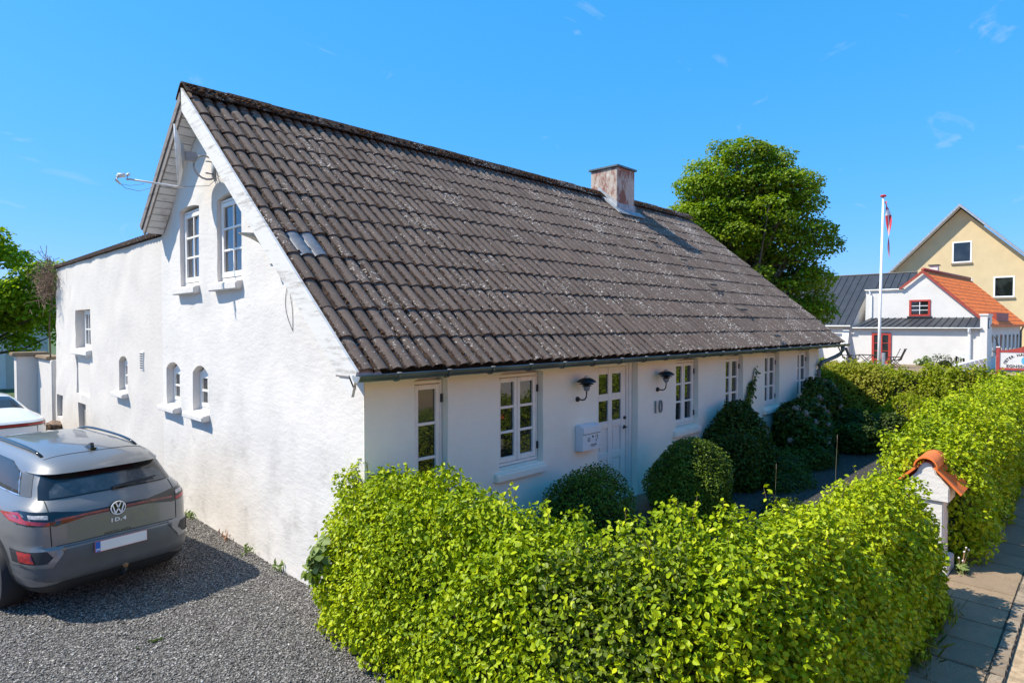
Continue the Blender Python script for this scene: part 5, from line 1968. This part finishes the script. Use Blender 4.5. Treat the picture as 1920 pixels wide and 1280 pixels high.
q = MB(); q.blob((0, -.10, .425), .027, 2, 0); q.build('tow_ball', M['rust'], suv, smooth=True)
for x in (-.765, .765):
    for y in (.92, 3.69): wheel(suv, x, y)
for sg in (-1,):
    for y in (.92, 3.69):
        patch('wheel_arch', [(y + .42 * math.cos(a), .345 + .42 * math.sin(a)) for a in [PI * k / 12 for k in range(13)]] + [(y - .42, .20), (y + .42, .20)], M['car_skirt'], axis='left', off=.004)

sed = root('parked_sedan', 'white sedan with a full-width red light bar, behind the grey car', 'car', (-1.70, 10.0, 0), R(4), local=True)
LS = [(.2, .28, 4.5, .74), (.34, .06, 4.7, .88), (.58, .0, 4.78, .915), (.70, .015, 4.77, .92), (.86, .035, 4.72, .918), (.96, .020, 4.5, .895), (1.0, .06, 4.3, .875), (1.03, .26, 3.95, .835), (1.06, .52, 3.70, .79), (1.11, .72, 3.5, .735), (1.2, .98, 3.25, .68), (1.31, 1.32, 2.95, .61), (1.375, 1.62, 2.7, .54), (1.41, 1.95, 2.45, .40), (1.42, 2.1, 2.3, .2)]
bd = car_body(sed, LS, lambda y, z: 0, M['car_white'], M['car_skirt'], .30, n=6)
patch, hit = patcher(bd)
patch('light_bar', [(-.86, .885), (.86, .885), (.87, .955), (-.87, .955)], M['car_black'], off=.004)
patch('tail_light', [(-.85, .905), (.85, .905), (.85, .945), (-.85, .945)], M['lamp_red'], off=.009)
patch('tail_light', [(.80, .84), (.85, .84), (.86, .91), (.80, .91)], M['lamp_red'], off=.008)
patch('rear_window', [(-.62, .95), (.62, .95), (.50, 1.60), (-.50, 1.60)], M['car_glass'], axis='top', off=.004)
patch('boot_gap', [(.640, .50), (.648, .50), (.655, .88), (.647, .88)], M['dark_gap'], off=.003, step=.02)
for x in (-.8, .8):
    for y in (.95, 3.85): wheel(sed, x, y, .34)
# ------------------------------------------------------------------ the museum beyond the garden
def bx(name, a, b, mat, parent, **kw):
    q = MB(); q.box(a, b)
    return q.build(name, mat, parent, **kw)


mus = root('museum_building', 'white rendered museum with a red tiled gable, black seam roofs and red window', 'building', (46, 4, 0))
q = MB()
q.prism([(.66, -.05), (7.93, -.05), (7.93, 2.72), (.66, 2.72)], lambda y, z, d: (d, y, z), 44.5, 46.5)
leanto = q.build('lean_to_wall', M['far_white'], mus)
wall('gable_wall', [(.93, 2.5), (7.52, 2.5), (7.49, 5.36), (5.27, 5.36), (5.27, 5.44), (4.06, 6.50), (.93, 3.36)], [[(3.61, 3.52), (4.83, 3.52), (4.83, 4.62), (3.61, 4.62)]], lambda y, z, d: (46 - d, y, z), .12, M['far_white'], mus, step=.3, amp=.02, seed=31, thick=1.0)
q = MB(); q.box((46.1, 3.2, 2.5), (52, 7.52, 5.3)); q.build('flank_wall', M['far_white'], mus)
q = MB()
q.prism([(7.95, -.05), (16, -.05), (16, 2.86), (7.95, 2.86)], lambda y, z, d: (d, y, z), 44.5, 50)
q.prism([(44.5, 2.86), (50.2, 6.6), (50.2, 2.8)], lambda x, z, d: (x, d, z), 7.96, 16)
q.build('main_wall', M['far_white'], mus)
for yb_ in (8.1, 10.2, 12.9):
    q = MB(); q.prism([(44.5, -.05), (43.55, -.05), (43.75, .6), (44.40, 2.6), (44.5, 2.6)], lambda x, z, d: (x, d, z), yb_, yb_ + .42); q.build('buttress', M['far_white'], mus)
# black standing seam roofs


def seam_roof(name, P4, n, mat, parent, th=.06):
    a, b, c, d = [Vector(p) for p in P4]         # eave a->b, ridge d->c
    nn = (b - a).cross(d - a).normalized()
    if nn.z < 0: nn = -nn
    q = MB()
    P_ = [a, b, c, d]
    q.add([p for p in P_] + [p - nn * th for p in P_], [(0, 1, 2, 3), (7, 6, 5, 4), (0, 4, 5, 1), (1, 5, 6, 2), (2, 6, 7, 3), (3, 7, 4, 0)])
    rf = q.build(name, mat, parent)
    for k in range(1, n):
        t = k / n
        e, r_ = a.lerp(b, t), d.lerp(c, t)
        s_ = (b - a).normalized() * .022
        q = MB()
        q.add([e - s_, e + s_, r_ + s_, r_ - s_] + [p + nn * .045 for p in (e - s_, e + s_, r_ + s_, r_ - s_)], [(3, 2, 1, 0), (4, 5, 6, 7), (0, 1, 5, 4), (1, 2, 6, 5), (2, 3, 7, 6), (3, 0, 4, 7)])
        q.build('roof_seam', mat, rf)
    return rf


seam_roof('seam_roof', [(44.2, 16, 2.87), (44.2, 7.93, 2.87), (50.26, 7.93, 6.80), (50.26, 16, 6.80)], 17, M['black_roof'], mus)
seam_roof('seam_roof', [(47.95, 7.93, 5.30), (47.95, 5.2, 5.30), (50.26, 5.2, 6.80), (50.26, 7.93, 6.80)], 6, M['black_roof'], mus)
q = MB(); q.tube([(50.26, 5.2, 6.82), (50.26, 16, 6.82)], .06, 6); q.build('ridge_cap', M['black_roof'], mus)
seam_roof('seam_roof', [(44.25, 7.96, 2.73), (44.25, .62, 2.73), (45.98, .62, 3.40), (45.98, 7.2, 3.40)], 17, M['black_roof'], mus)
q = MB(); q.tube([(44.24, 8.0, 2.71), (44.24, .62, 2.71)], .05, 8); q.build('gutter', M['zinc_light'], mus)
q = MB(); q.tube([(44.1, 16, 2.84), (44.1, 7.95, 2.84)], .06, 8); q.build('gutter', M['zinc_light'], mus)
q = MB(); q.tube([(45.9, 7.55, 5.38), (45.9, 5.05, 5.38)], .05, 8); q.build('gutter', M['zinc_light'], mus)
q = MB(); q.tube([(45.9, 7.25, 5.35), (45.9, 7.2, 5.1), (45.95, 7.12, 5.0), (45.95, 7.12, 3.45)], .05, 8); q.build('downpipe', M['pole_white'], mus)
q = MB(); q.tube([(44.24, 1.25, 2.66), (44.3, 1.25, 2.5), (44.42, 1.25, 2.35), (44.42, 1.25, 0)], .085, 8); q.build('downpipe', M['pole_white'], mus)
# red window and red door
w = MB()
for a, b in (((45.94, 3.61, 3.52), (46.02, 3.74, 4.62)), ((45.94, 4.70, 3.52), (46.02, 4.83, 4.62)), ((45.94, 3.74, 3.52), (46.02, 4.70, 3.64)), ((45.94, 3.74, 4.50), (46.02, 4.70, 4.62))): w.box(a, b)
w = w.build('window', M['red_paint'], mus)
bx('glazing_bar', (45.96, 4.20, 3.64), (46.0, 4.24, 4.50), M['flag_white'], w)
for z in (3.92, 4.21): bx('glazing_bar', (45.965, 3.74, z - .02), (46.0, 4.70, z + .02), M['flag_white'], w)
bx('pane', (46.0, 3.74, 3.64), (46.03, 4.70, 4.50), M['glass'], w)
bx('sill', (45.82, 3.52, 3.42), (46.0, 4.92, 3.515), M['black_roof'], w)
dr = MB()
for a, b in (((44.42, 5.55, .3), (44.52, 5.70, 2.38)), ((44.42, 6.55, .3), (44.52, 6.70, 2.38)), ((44.42, 5.70, 2.24), (44.52, 6.55, 2.38)), ((44.44, 6.06, .3), (44.52, 6.19, 2.24)), ((44.44, 5.70, .3), (44.52, 6.55, .62))): dr.box(a, b)
dr = dr.build('door', M['red_paint'], mus)
for y0_, y1_ in ((5.70, 6.06), (6.19, 6.55)):
    for k in range(3): bx('pane', (44.465, y0_, .64 + .535 * k), (44.49, y1_, 1.14 + .535 * k), M['glass'], dr)
    for k in range(1, 3): bx('glazing_bar', (44.45, y0_, .595 + .535 * k + .01), (44.485, y1_, .645 + .535 * k), M['red_paint'], dr)
# parapet pylon with an arched emblem
q = MB(); q.prism([(44.35, -.05), (46.4, -.05), (46.4, 3.50), (44.35, 3.50)], lambda x, z, d: (x, d, z), .36, .72)
q.prism([(44.30, 3.50), (46.45, 3.50), (46.45, 3.60), (44.30, 3.60)], lambda x, z, d: (x, d, z), .31, .77)
q.build('pylon', M['far_white'], mus)
q = MB()
q.prism([(44.95 + .34 * math.cos(a), 3.0 + .36 * max(0, math.sin(a)) - (.42 if math.sin(a) < -.01 else 0)) for a in [PI * k / 10 for k in range(11)]] + [(44.61, 2.7), (45.29, 2.7)], lambda x, z, d: (x, d, z), .33, .345)
q.build('emblem', M['black_roof'], mus)
q = MB(); q.prism([(44.95 + .20 * math.cos(a), 2.98 + .26 * math.sin(a)) for a in [2 * PI * k / 14 for k in range(14)]], lambda x, z, d: (x, d, z), .322, .329); q.build('emblem_figure', M['flag_white'], mus)
# street wing under red tiles, running slightly askew
ang = R(-4)


def wf(x, y, z):
    c, s = math.cos(ang), math.sin(ang)
    dx, dy = x - 46, y - .75
    return (46 + dx * c - dy * s, .75 + dx * s + dy * c, z)


q = MB(); q.box((46.3, .75, -.05), (58.0, 6.5, 2.86), wf); q.prism([(.75, 2.86), (4.06, 6.2), (7.2, 2.86)], lambda y, z, d: wf(d, y, z), 57.9, 58.0); q.build('street_wing_wall', M['far_white'], mus)
k = 0
for x in (46.9, 48.2, 49.6, 51.0, 52.4, 53.8, 55.2, 56.6):
    q = MB(); q.box((x, .735, .75), (x + .62, .748, 2.25), wf)
    w = q.build('window', M['red_paint'] if k == 3 else M['plastic_grey'], mus)
    q = MB(); q.box((x + .08, .725, .83), (x + .54, .7345, 2.17), wf); q.build('pane', M['glass'], w)
    k += 1
# red tiled slopes: courses of tiles stepping up to the ridge
def tiled_slope(x0, x1, y_e, z_e, y_r, z_r, n, fn, parent, trim=True):
    rf = None
    for k in range(n):
        t0, t1 = k / n, (k + 1) / n
        ya, za = y_e + (y_r - y_e) * t0, z_e + (z_r - z_e) * t0
        yb2, zb2 = y_e + (y_r - y_e) * t1, z_e + (z_r - z_e) * t1
        q = MB()
        m = max(2, int((x1 - x0) / .3))
        V, F = [], []
        for i in range(m * 3 + 1):
            x = x0 + (x1 - x0) * i / (m * 3)
            h = .05 + (.045 if i % 3 == 1 else (.02 if i % 3 == 2 else 0))
            V += [fn(x, ya, za + h + .03), fn(x, yb2, zb2 + h), fn(x, ya, za - .06)]
        for i in range(m * 3): F += [(3 * i, 3 * i + 3, 3 * i + 4, 3 * i + 1), (3 * i + 2, 3 * i + 5, 3 * i + 3, 3 * i)]
        q.add(V, F)
        q.build('tile_course', M['red_tile'], parent)


tiled_slope(45.85, 58.2, .36, 2.86, 4.06, 6.55, 13, wf, mus)
tiled_slope(45.85, 58.2, 7.3, 3.3, 4.06, 6.55, 6, wf, mus)
q = MB(); q.tube([wf(45.8, 4.06, 6.66), wf(58.3, 4.06, 6.66)], .13, 8); q.build('ridge_tiles', M['red_trim'], mus, smooth=True)
q = MB()
q.prism([(.30, 2.86), (4.06, 6.62), (4.06, 6.40), (.45, 2.80)], lambda y, z, d: (d, y, z), 45.80, 45.86)
q.prism([(4.06, 6.62), (5.45, 5.42), (5.30, 5.36), (4.06, 6.40)], lambda y, z, d: (d, y, z), 45.80, 45.86)
q.build('verge_trim', M['red_trim'], mus)
dmr = MB()
dmr.prism([(48.6, 2.95), (52.4, 2.95), (52.4, 3.72), (48.6, 3.72)], lambda x, z, d: wf(x, d, z), .55, 1.6)
dmr = dmr.build('dormer', M['red_trim'], mus)
tiled_slope(48.4, 52.6, .42, 2.98, 1.35, 3.80, 3, wf, dmr)
q = MB(); q.tube([wf(46.6, .55, 2.80), wf(46.7, .6, 2.6), wf(46.75, .68, 2.5), wf(46.75, .70, 0)], .05, 8); q.build('downpipe', M['zinc'], mus)
q = MB(); q.tube([wf(57.9, .55, 2.80), wf(57.9, .68, 2.5), wf(57.9, .70, 0)], .06, 8); q.build('downpipe', M['zinc'], mus)
bx('chimney', (51.3, 4.15, 5.0), (51.85, 4.65, 7.3), M['far_white'], mus)
bx('chimney_cap', (51.22, 4.07, 7.301), (51.93, 4.73, 7.38), M['black_roof'], mus)
bx('wall_cabinet', (46.9, .42, 1.0), (47.3, .62, 1.75), M['pole_white'], mus)

# yellow gabled house behind
yl = root('yellow_house', 'tall yellow brick house whose broad gable rises behind the museum', 'house', (66, 4.6, 0))
yw = [((3.81, 5.25), (8.46, 10.35)), ((.83, 2.27), (5.3, 7.1)), ((3.75, 5.19), (5.3, 7.1)), ((6.6, 8.0), (5.3, 7.1))]
wall('gable_wall', [(-1.3, -.05), (10.6, -.05), (10.6, 7.1), (4.64, 13.2), (-1.3, 7.1)], [[(a[0], b[0]), (a[1], b[0]), (a[1], b[1]), (a[0], b[1])] for a, b in yw], lambda y, z, d: (64 - d, y, z), .14, M['yellow_wall'], yl, step=.8, amp=.0, thick=12)
for a, b in yw:
    w = MB()
    f_ = .12
    for p0, p1 in (((63.98, a[0], b[0]), (64.08, a[0] + f_, b[1])), ((63.98, a[1] - f_, b[0]), (64.08, a[1], b[1])), ((63.98, a[0] + f_, b[0]), (64.08, a[1] - f_, b[0] + f_)), ((63.98, a[0] + f_, b[1] - f_), (64.08, a[1] - f_, b[1]))): w.box(p0, p1)
    w = w.build('window', M['flag_white'], yl)
    bx('pane', (64.04, a[0] + f_, b[0] + f_), (64.07, a[1] - f_, b[1] - f_), M['glass'], w)
    bx('sill', (63.9, a[0] - .05, b[0] - .16), (64.0, a[1] + .05, b[0] - .005), M['sett'], w)
for sg, nm in ((-1, 'right'), (1, 'left')):
    q = MB()
    ye, ze = 4.64 + sg * 6.5, 13.45 - 6.5 * 1.05
    q.prism([(4.64, 13.62), (ye, ze + .17), (ye, ze), (4.64, 13.40)], lambda y, z, d: (d, y, z), 63.3, 78)
    q.build('roof_slope', M['black_roof'], yl)
    q = MB()
    q.prism([(4.64, 13.60), (ye, ze + .15), (ye, ze - .04), (4.64, 13.36)], lambda y, z, d: (d, y, z), 63.2, 63.29)
    q.build('bargeboard', M['zinc_light'], yl)
    q = MB()
    q.prism([(4.64, 13.395), (ye, ze - .005), (ye, ze - .05), (4.64, 13.34)], lambda y, z, d: (d, y, z), 63.3, 63.99)
    q.build('soffit', M['soffit'], yl)
shop = root('white_shop', 'low white building with a dark canopy, cut off by the right edge', 'building', (62, -1.6, 0))
bx('wall', (62, -5.5, -.05), (70, -.7, 3.0), M['far_white'], shop)
bx('canopy', (61.4, -5.6, 2.0), (62.0, -.62, 2.9), M['black_roof'], shop)
bx('fascia', (61.3, -5.7, 2.901), (70, -.6, 3.15), M['flag_white'], shop)

# flagpole with a drooping pennant
fp = root('flagpole', 'tall white flagpole with a red knob in front of the museum', 'flagpole', (32, 3.27, 0))
q = MB(); q.tube([(32, 3.28, -.02), (32, 3.265, 3), (32, 3.19, 9.30)], [.080, .070, .045], 12); q.build('pole', M['pole_white'], fp, smooth=True)
q = MB(); q.lathe([(.0, 0), (.11, .01), (.13, .05), (.09, .09), (.0, .10)], Matrix.Translation((32, 3.19, 9.30)) @ Matrix.Scale(1.15, 4), 14); q.build('knob', M['flag_red'], fp)
q = MB(); q.box((31.85, 3.03, -.02), (32.15, 3.13, 1.5)); q.build('mounting', M['zinc_light'], fp)
t = NT('pennant_cloth')
sx = t.n('SeparateXYZ'); uvn = t.n('UVMap'); t.set(sx, 'Vector', uvn.outputs[0])
b1 = t.rng(t.math('ABSOLUTE', t.math('SUBTRACT', sx.outputs['X'], .5)), .11, .13, 1, 0)
b2 = t.rng(t.math('ABSOLUTE', t.math('SUBTRACT', sx.outputs['Y'], .20)), .045, .055, 1, 0)
t.p(Base_Color=t.mix(t.math('MAXIMUM', b1, b2), (.55, .045, .06), (.80, .77, .77)), Roughness=.8); M['pennant'] = t.m
pn = root('pennant', 'red and white cross pennant hanging limp from the flagpole', 'flag', (32, 3.05, 7.7))
V, F, UV = [], [], []
nv, nu = 26, 8
for side in (0, 1):
    for j in range(nv + 1):
        tt = j / nv
        for i in range(nu + 1):
            u = i / nu
            wid = .40 * (1 - tt) ** .8 + .02
            tw = 5.5 * tt + .9
            fold = .05 * math.sin(u * 9 + tt * 7) * (1 - tt)
            cx_ = 3.08 - .25 * tt - .06 * math.sin(tt * 5)
            V.append((32 + (u - .5) * wid * math.sin(tw) + fold + side * .004, cx_ + (u - .5) * wid * math.cos(tw) * .8 + fold * .6, 9.05 - 2.85 * tt + .05 * u))
            UV.append((u, tt))
m = (nv + 1) * (nu + 1)
for side in (0, 1):
    for j in range(nv):
        for i in range(nu):
            a = side * m + j * (nu + 1) + i
            F.append((a, a + 1, a + nu + 2, a + nu + 1))
me = bpy.data.meshes.new('cloth')
me.from_pydata([(p[0] - 32, p[1] - 3.05, p[2] - 7.7) for p in V], [], F)
ul = me.uv_layers.new(name='UVMap')
for lp in me.loops: ul.data[lp.index].uv = UV[lp.vertex_index]
me.materials.append(M['pennant'])
me.polygons.foreach_set('use_smooth', [True] * len(F))
link('cloth', me, pn)

# garden furniture on the museum terrace
def chair(loc, rz, label):
    rt = root('garden_chair', label, 'chair', loc, rz, group='dark wooden garden chairs on the museum terrace', local=True)
    W = .27
    T = M['dark_teak']
    for k in range(6):
        q = MB(); x = -.24 + .08 * k; q.box((x, -.24 + .0, .42), (x + .06, .26, .445)); q.build('seat_slat', T, rt)
    for k in range(6):
        x = -.22 + .074 * k
        q = MB(); q.prism([(-.24, .47), (-.22, .46), (-.50, 1.12), (-.52, 1.12)], lambda y, z, d: (d, y, z), x, x + .05); q.build('back_slat', T, rt)
    for (ya, za) in ((-.235, .46), (-.51, 1.11)):
        q = MB(); q.box((-.27, ya - .02, za), (.27, ya + .015, za + .045)); q.build('back_rail', T, rt)
    for sx_ in (-1, 1):
        q = MB(); q.prism([(-.34, 0), (-.29, 0), (.27, .44), (.22, .44)], lambda y, z, d: (d, y, z), sx_ * W - .02, sx_ * W + .02); q.build('leg', T, rt)
        q = MB(); q.prism([(.26, 0), (.31, 0), (-.24, .56), (-.29, .56)], lambda y, z, d: (d, y, z), sx_ * W + .021 * sx_ - .018, sx_ * W + .021 * sx_ + .018); q.build('leg', T, rt)
        q = MB(); q.box((sx_ * (W + .02) - .03, -.30, .62), (sx_ * (W + .02) + .03, .28, .645)); q.box((sx_ * W - .015, .20, .44), (sx_ * W + .015, .24, .62)); q.build('armrest', T, rt)
    return rt


def copy_thing(o, loc, rz, label):
    c = o.copy(); COL.objects.link(c)
    c.location = loc; c.rotation_euler = (0, 0, rz); c['label'] = label
    FRAME[c] = Vector((0, 0, 0))
    for ch in o.children:
        d = ch.copy(); COL.objects.link(d); d.parent = c
    return c


ch0 = chair((41.3, 7.35, .3), R(188), 'leftmost dark garden chair, its back to the house wall')
copy_thing(ch0, (40.9, 6.85, .3), R(176), 'dark garden chair second from the left, next to the table')
copy_thing(ch0, (40.2, 4.62, .3), R(8), 'reclined dark garden chair right of the flagpole, nearer the table')
copy_thing(ch0, (40.7, 4.42, .3), R(-4), 'rightmost reclined dark garden chair by the white wall')
tb = root('garden_table', 'dark slatted garden table between the chairs and the flagpole', 'table', (40.6, 6.0, .3))
for k in range(9): bx('table_slat', (40.15 + .105 * k, 5.55, 1.0), (40.24 + .105 * k, 6.55, 1.03), M['dark_teak'], tb)
for x in (40.3, 40.95):
    for sg in (-1, 1):
        q = MB(); q.prism([(6.05 - sg * .40, .3), (6.05 - sg * .35, .3), (6.05 + sg * .37, 1.0), (6.05 + sg * .31, 1.0)], lambda y, z, d: (d, y, z), x + .03 * sg, x + .03 * sg + .03); q.build('leg', M['dark_teak'], tb)
bn = root('garden_bench', 'low dark bench beside the flagpole foot', 'bench', (40.3, 5.35, .3))
for k in range(4): bx('seat_slat', (40.1 + .11 * k, 4.95, .70), (40.19 + .11 * k, 5.5, .73), M['dark_teak'], bn)
for y in (5.0, 5.45): bx('leg', (40.12, y - .03, .3), (40.48, y + .03, .6995), M['dark_teak'], bn)
ib = root('information_board', 'sloping grey information board on two posts by the museum wall', 'information board', (39.8, 1.0, 0))
for y in (1.22, .88): bx('post', (39.8, y - .04, 0), (39.88, y + .04, 1.2), M['black'], ib)
q = MB(); q.add([(39.5, 1.45, 1.26), (40.2, 1.40, 1.50), (40.2, .68, 1.26), (39.5, .66, 1.02), (39.5, 1.45, 1.22), (40.2, 1.40, 1.46), (40.2, .68, 1.22), (39.5, .66, .98)], [(0, 1, 2, 3), (7, 6, 5, 4), (0, 4, 5, 1), (1, 5, 6, 2), (2, 6, 7, 3), (3, 7, 4, 0)]); q.build('panel', M['dish'], ib)
wfce = root('white_fence', 'low white board fence along the street in front of the museum', 'fence', (37, .1, 0))
for k in range(7): bx('post', (32.2 + 1.5 * k, .02, -.02), (32.34 + 1.5 * k, .16, .98), M['flag_white'], wfce)
for z in (.28, .52, .76): bx('board', (32.2, .165, z - .09), (41.4, .20, z + .09), M['flag_white'], wfce)
bx('top_rail', (32.1, -.02, .981), (41.5, .22, 1.03), M['flag_white'], wfce)
lt = root('street_lantern', 'black wrought-iron lantern on a thin post outside the museum', 'lantern', (44.0, -.15, 0))
q = MB(); q.tube([(44.0, -.15, 0), (44.0, -.15, 1.25)], .045, 8); q.build('post', M['plastic_grey'], lt)
q = MB(); q.tube([(44.0, -.15, 1.25), (44, -.2, 1.7), (44, -.12, 2.05), (44, -.02, 2.2)], [.05, .045, .035, .02], 6); q.lathe([(.02, 0), (.25, .10), (.22, .14), (.04, .22), (.0, .24)], Matrix.Translation((44, -.15, 1.2)), 8); q.build('lantern', M['black'], lt)
# the museum sign
sg_ = root('museum_sign', 'red framed museum sign with a blue emblem, cut off by the right edge', 'sign', (40.2, -1.7, 0))
M['sign_red'] = simple('sign_frame_red', (.36, .05, .045), .55, var=.15)
for y in (-.62, -2.95):
    bx('post', (40.12, y - .075, 0), (40.27, y + .075, 1.66), M['sign_red'], sg_)
    bx('post_cap', (40.10, y - .09, 1.661), (40.29, y + .09, 1.71), M['flag_white'], sg_)
bx('rail', (40.15, -2.875, 1.40), (40.24, -.695, 1.52), M['sign_red'], sg_)
bx('rail', (40.15, -2.875, .42), (40.24, -.695, .54), M['sign_red'], sg_)
bx('panel', (40.17, -2.875, .5401), (40.22, -.695, 1.3999), simple('sign_panel', (.62, .63, .63), .5, var=.05), sg_)
q = MB(); q.prism([(-1.0, 1.52), (-1.55, 1.66), (-1.785, 1.78), (-2.0, 1.66), (-2.57, 1.52)], lambda y, z, d: (d, y, z), 40.16, 40.23); q.build('crest', M['red_trim'], sg_)
q = MB(); q.prism([(-1.785 + .16 * math.cos(a), .96 + .21 * math.sin(a)) for a in [2 * PI * k / 16 for k in range(16)]], lambda y, z, d: (d, y, z), 40.158, 40.168)
em = q.build('emblem', simple('emblem_blue', (.10, .42, .72), .5), sg_)
q = MB(); q.prism([(-1.785 + s_ * .05 + .035 * math.cos(a), .96 + .13 * math.sin(a)) for s_ in (0,) for a in [2 * PI * k / 10 for k in range(10)]], lambda y, z, d: (d, y, z), 40.15, 40.157); q.build('emblem_figure', simple('emblem_pale', (.45, .72, .85), .5), em)
txt = 'ØSTER HAN HERREDS'
for i, ch in enumerate(txt):
    if ch == ' ': continue
    a = PI * (.93 - .86 * i / (len(txt) - 1))
    vs_, fs_ = text_geo(ch, .19, .004, bold=.006)
    cy, cz = -1.785 - .86 * math.cos(a), .70 + .58 * math.sin(a)
    rot = a - PI / 2
    c_, s_ = math.cos(rot * .8), math.sin(rot * .8)
    q = MB(); q.add([(40.162 - p[2], cy - (p[0] * c_ - p[1] * s_), cz + p[0] * s_ + p[1] * c_) for p in vs_], fs_)
    q.build('letter', M['black'], sg_)
vs_, fs_ = text_geo('EGNSSAMLING', .21, .004, spacing=1.12, bold=.006)
q = MB(); q.add([(40.162 - p[2], -1.785 - p[0] * 1.05, .635 + p[1]) for p in vs_], fs_)
q.build('lettering', M['black'], sg_)
shrub('flowering_plant', 'pale flowering plant against the museum wall', 'plant', [((43.3, 3.4, .45), (.35, .5, .42))], 350, .14, M['maple_bush'], amp=.1, core=.5)
shrub('tall_perennial', 'tall wispy perennials against the museum wall left of the information board', 'plant', [((42.5, 2.2, .5), (.4, .75, .5))], 500, .16, M['shade_leaf'], amp=.15, core=.5, wid=.5)

# ------------------------------------------------------------------ left edge: yard wall, garage
yw_ = root('yard_wall', 'low whitewashed yard wall with stone coping and a gate post', 'wall', (-.2, 16.5, 0))
q = MB(); q.box((-.05, 14.95, -.05), (.25, 17.0, 1.94)); q.build('wall', M['annex'], yw_, bevel=.02)
q = MB(); q.box((-.12, 15.2, 1.941), (.32, 17.05, 2.03)); q.build('coping', M['slab'], yw_, bevel=.02)
q = MB(); q.box((-.52, 17.02, -.05), (.15, 17.5, 2.0)); q.build('gate_post', M['annex'], yw_, bevel=.02)
q = MB(); q.box((-.62, 16.93, 2.001), (.22, 17.6, 2.10)); q.build('post_cap', M['slab'], yw_, bevel=.02)
gr = root('garage', 'pale grey garage with a white panelled door at the far left', 'garage', (0, 31, 0))
M['garage_wall'] = limewash('garage_render', base=(.68, .66, .63), lump=.5, dirt=.3)
bx('wall', (-6, 31, -.05), (2.4, 37, 3.1), M['garage_wall'], gr)
bx('roof_edge', (-6.2, 30.7, 3.101), (2.6, 37.2, 3.3), M['black_roof'], gr)
gd = MB(); gd.box((-2.6, 30.93, 0), (.45, 30.999, 2.25)); gd = gd.build('door', M['flag_white'], gr)
for k in range(8): bx('door_panel', (-2.55, 30.90, .03 + .277 * k), (.40, 30.929, .285 + .277 * k), M['flag_white'], gd)
bx('door_post', (.46, 30.9, 0), (.80, 30.999, 2.4), M['flag_white'], gr)
q = MB(); q.tube([(1.35, 30.9, 0), (1.35, 30.9, 3.1)], .055, 8); q.build('downpipe', M['zinc_light'], gr)
dv = root('dry_vine', 'tangle of dead brown vine twigs on the top corner of the far wing', 'vine', (-.05, 14.4, 4.1))
q = MB()
for k in range(330):
    c = Vector((-.08 - abs(random.gauss(0, .16)), 14.5 + random.gauss(0, .40), 4.15 + random.gauss(-.1, .30)))
    d = Vector((random.gauss(0, 1), random.gauss(0, 1.2), random.gauss(-.2, 1))).normalized()
    L = random.uniform(.12, .42)
    e = d.cross(Vector((1, .3, .2))).normalized() * random.uniform(-.10, .10)
    q.tube([c - d * L / 2, c + e, c + d * L / 2 + Vector((0, 0, -.08))], [.007, .006, .003], 4, False)
q.build('twigs', simple('dead_vine', (.22, .14, .09), .9, var=.4), dv, recalc=False, kind='stuff')
q = MB(); q.tube([(-.05, 14.75, 3.7), (-.08, 14.95, 2.9), (-.06, 15.0, 2.0)], .02, 5); q.build('stem', M['stem'], dv)

# ------------------------------------------------------------------ houses across the street (seen only in the window panes)
for k, (lab, x0, x1, mw) in enumerate((('white house across the street, mirrored in the front windows', -16, -2.5, 'far_white'), ('yellow house across the street, opposite the gate', 1.5, 13, 'yellow_wall'), ('white house across the street with red shutters', 17, 31, 'far_white'))):
    hs_ = root('street_house', lab, 'house', ((x0 + x1) / 2, -16, 0))
    q = MB(); q.box((x0, -20, -.05), (x1, -14.2, 3.1)); q.prism([(-20, 3.1), (-17.1, 6.2), (-14.2, 3.1)], lambda y, z, d: (d, y, z), x0, x1); q.build('wall', M[mw], hs_)
    for (ye, yr) in ((-13.8, -17.1), (-20.4, -17.1)):
        q = MB(); q.prism([(ye, 2.85), (yr, 6.35), (yr, 6.2), (ye, 2.72)], lambda y, z, d: (d, y, z), x0 - .3, x1 + .3); q.build('roof_slope', M['red_tile'], hs_)
    for i in range(5):
        x = x0 + 1.0 + i * (x1 - x0 - 2) / 4.4
        q = MB(); q.box((x, -14.2, .9), (x + 1.0, -14.16, 2.2)); w = q.build('window', M['red_paint'], hs_)
        bx('pane', (x + .1, -14.159, 1.0), (x + .9, -14.14, 2.1), M['glass'], w)
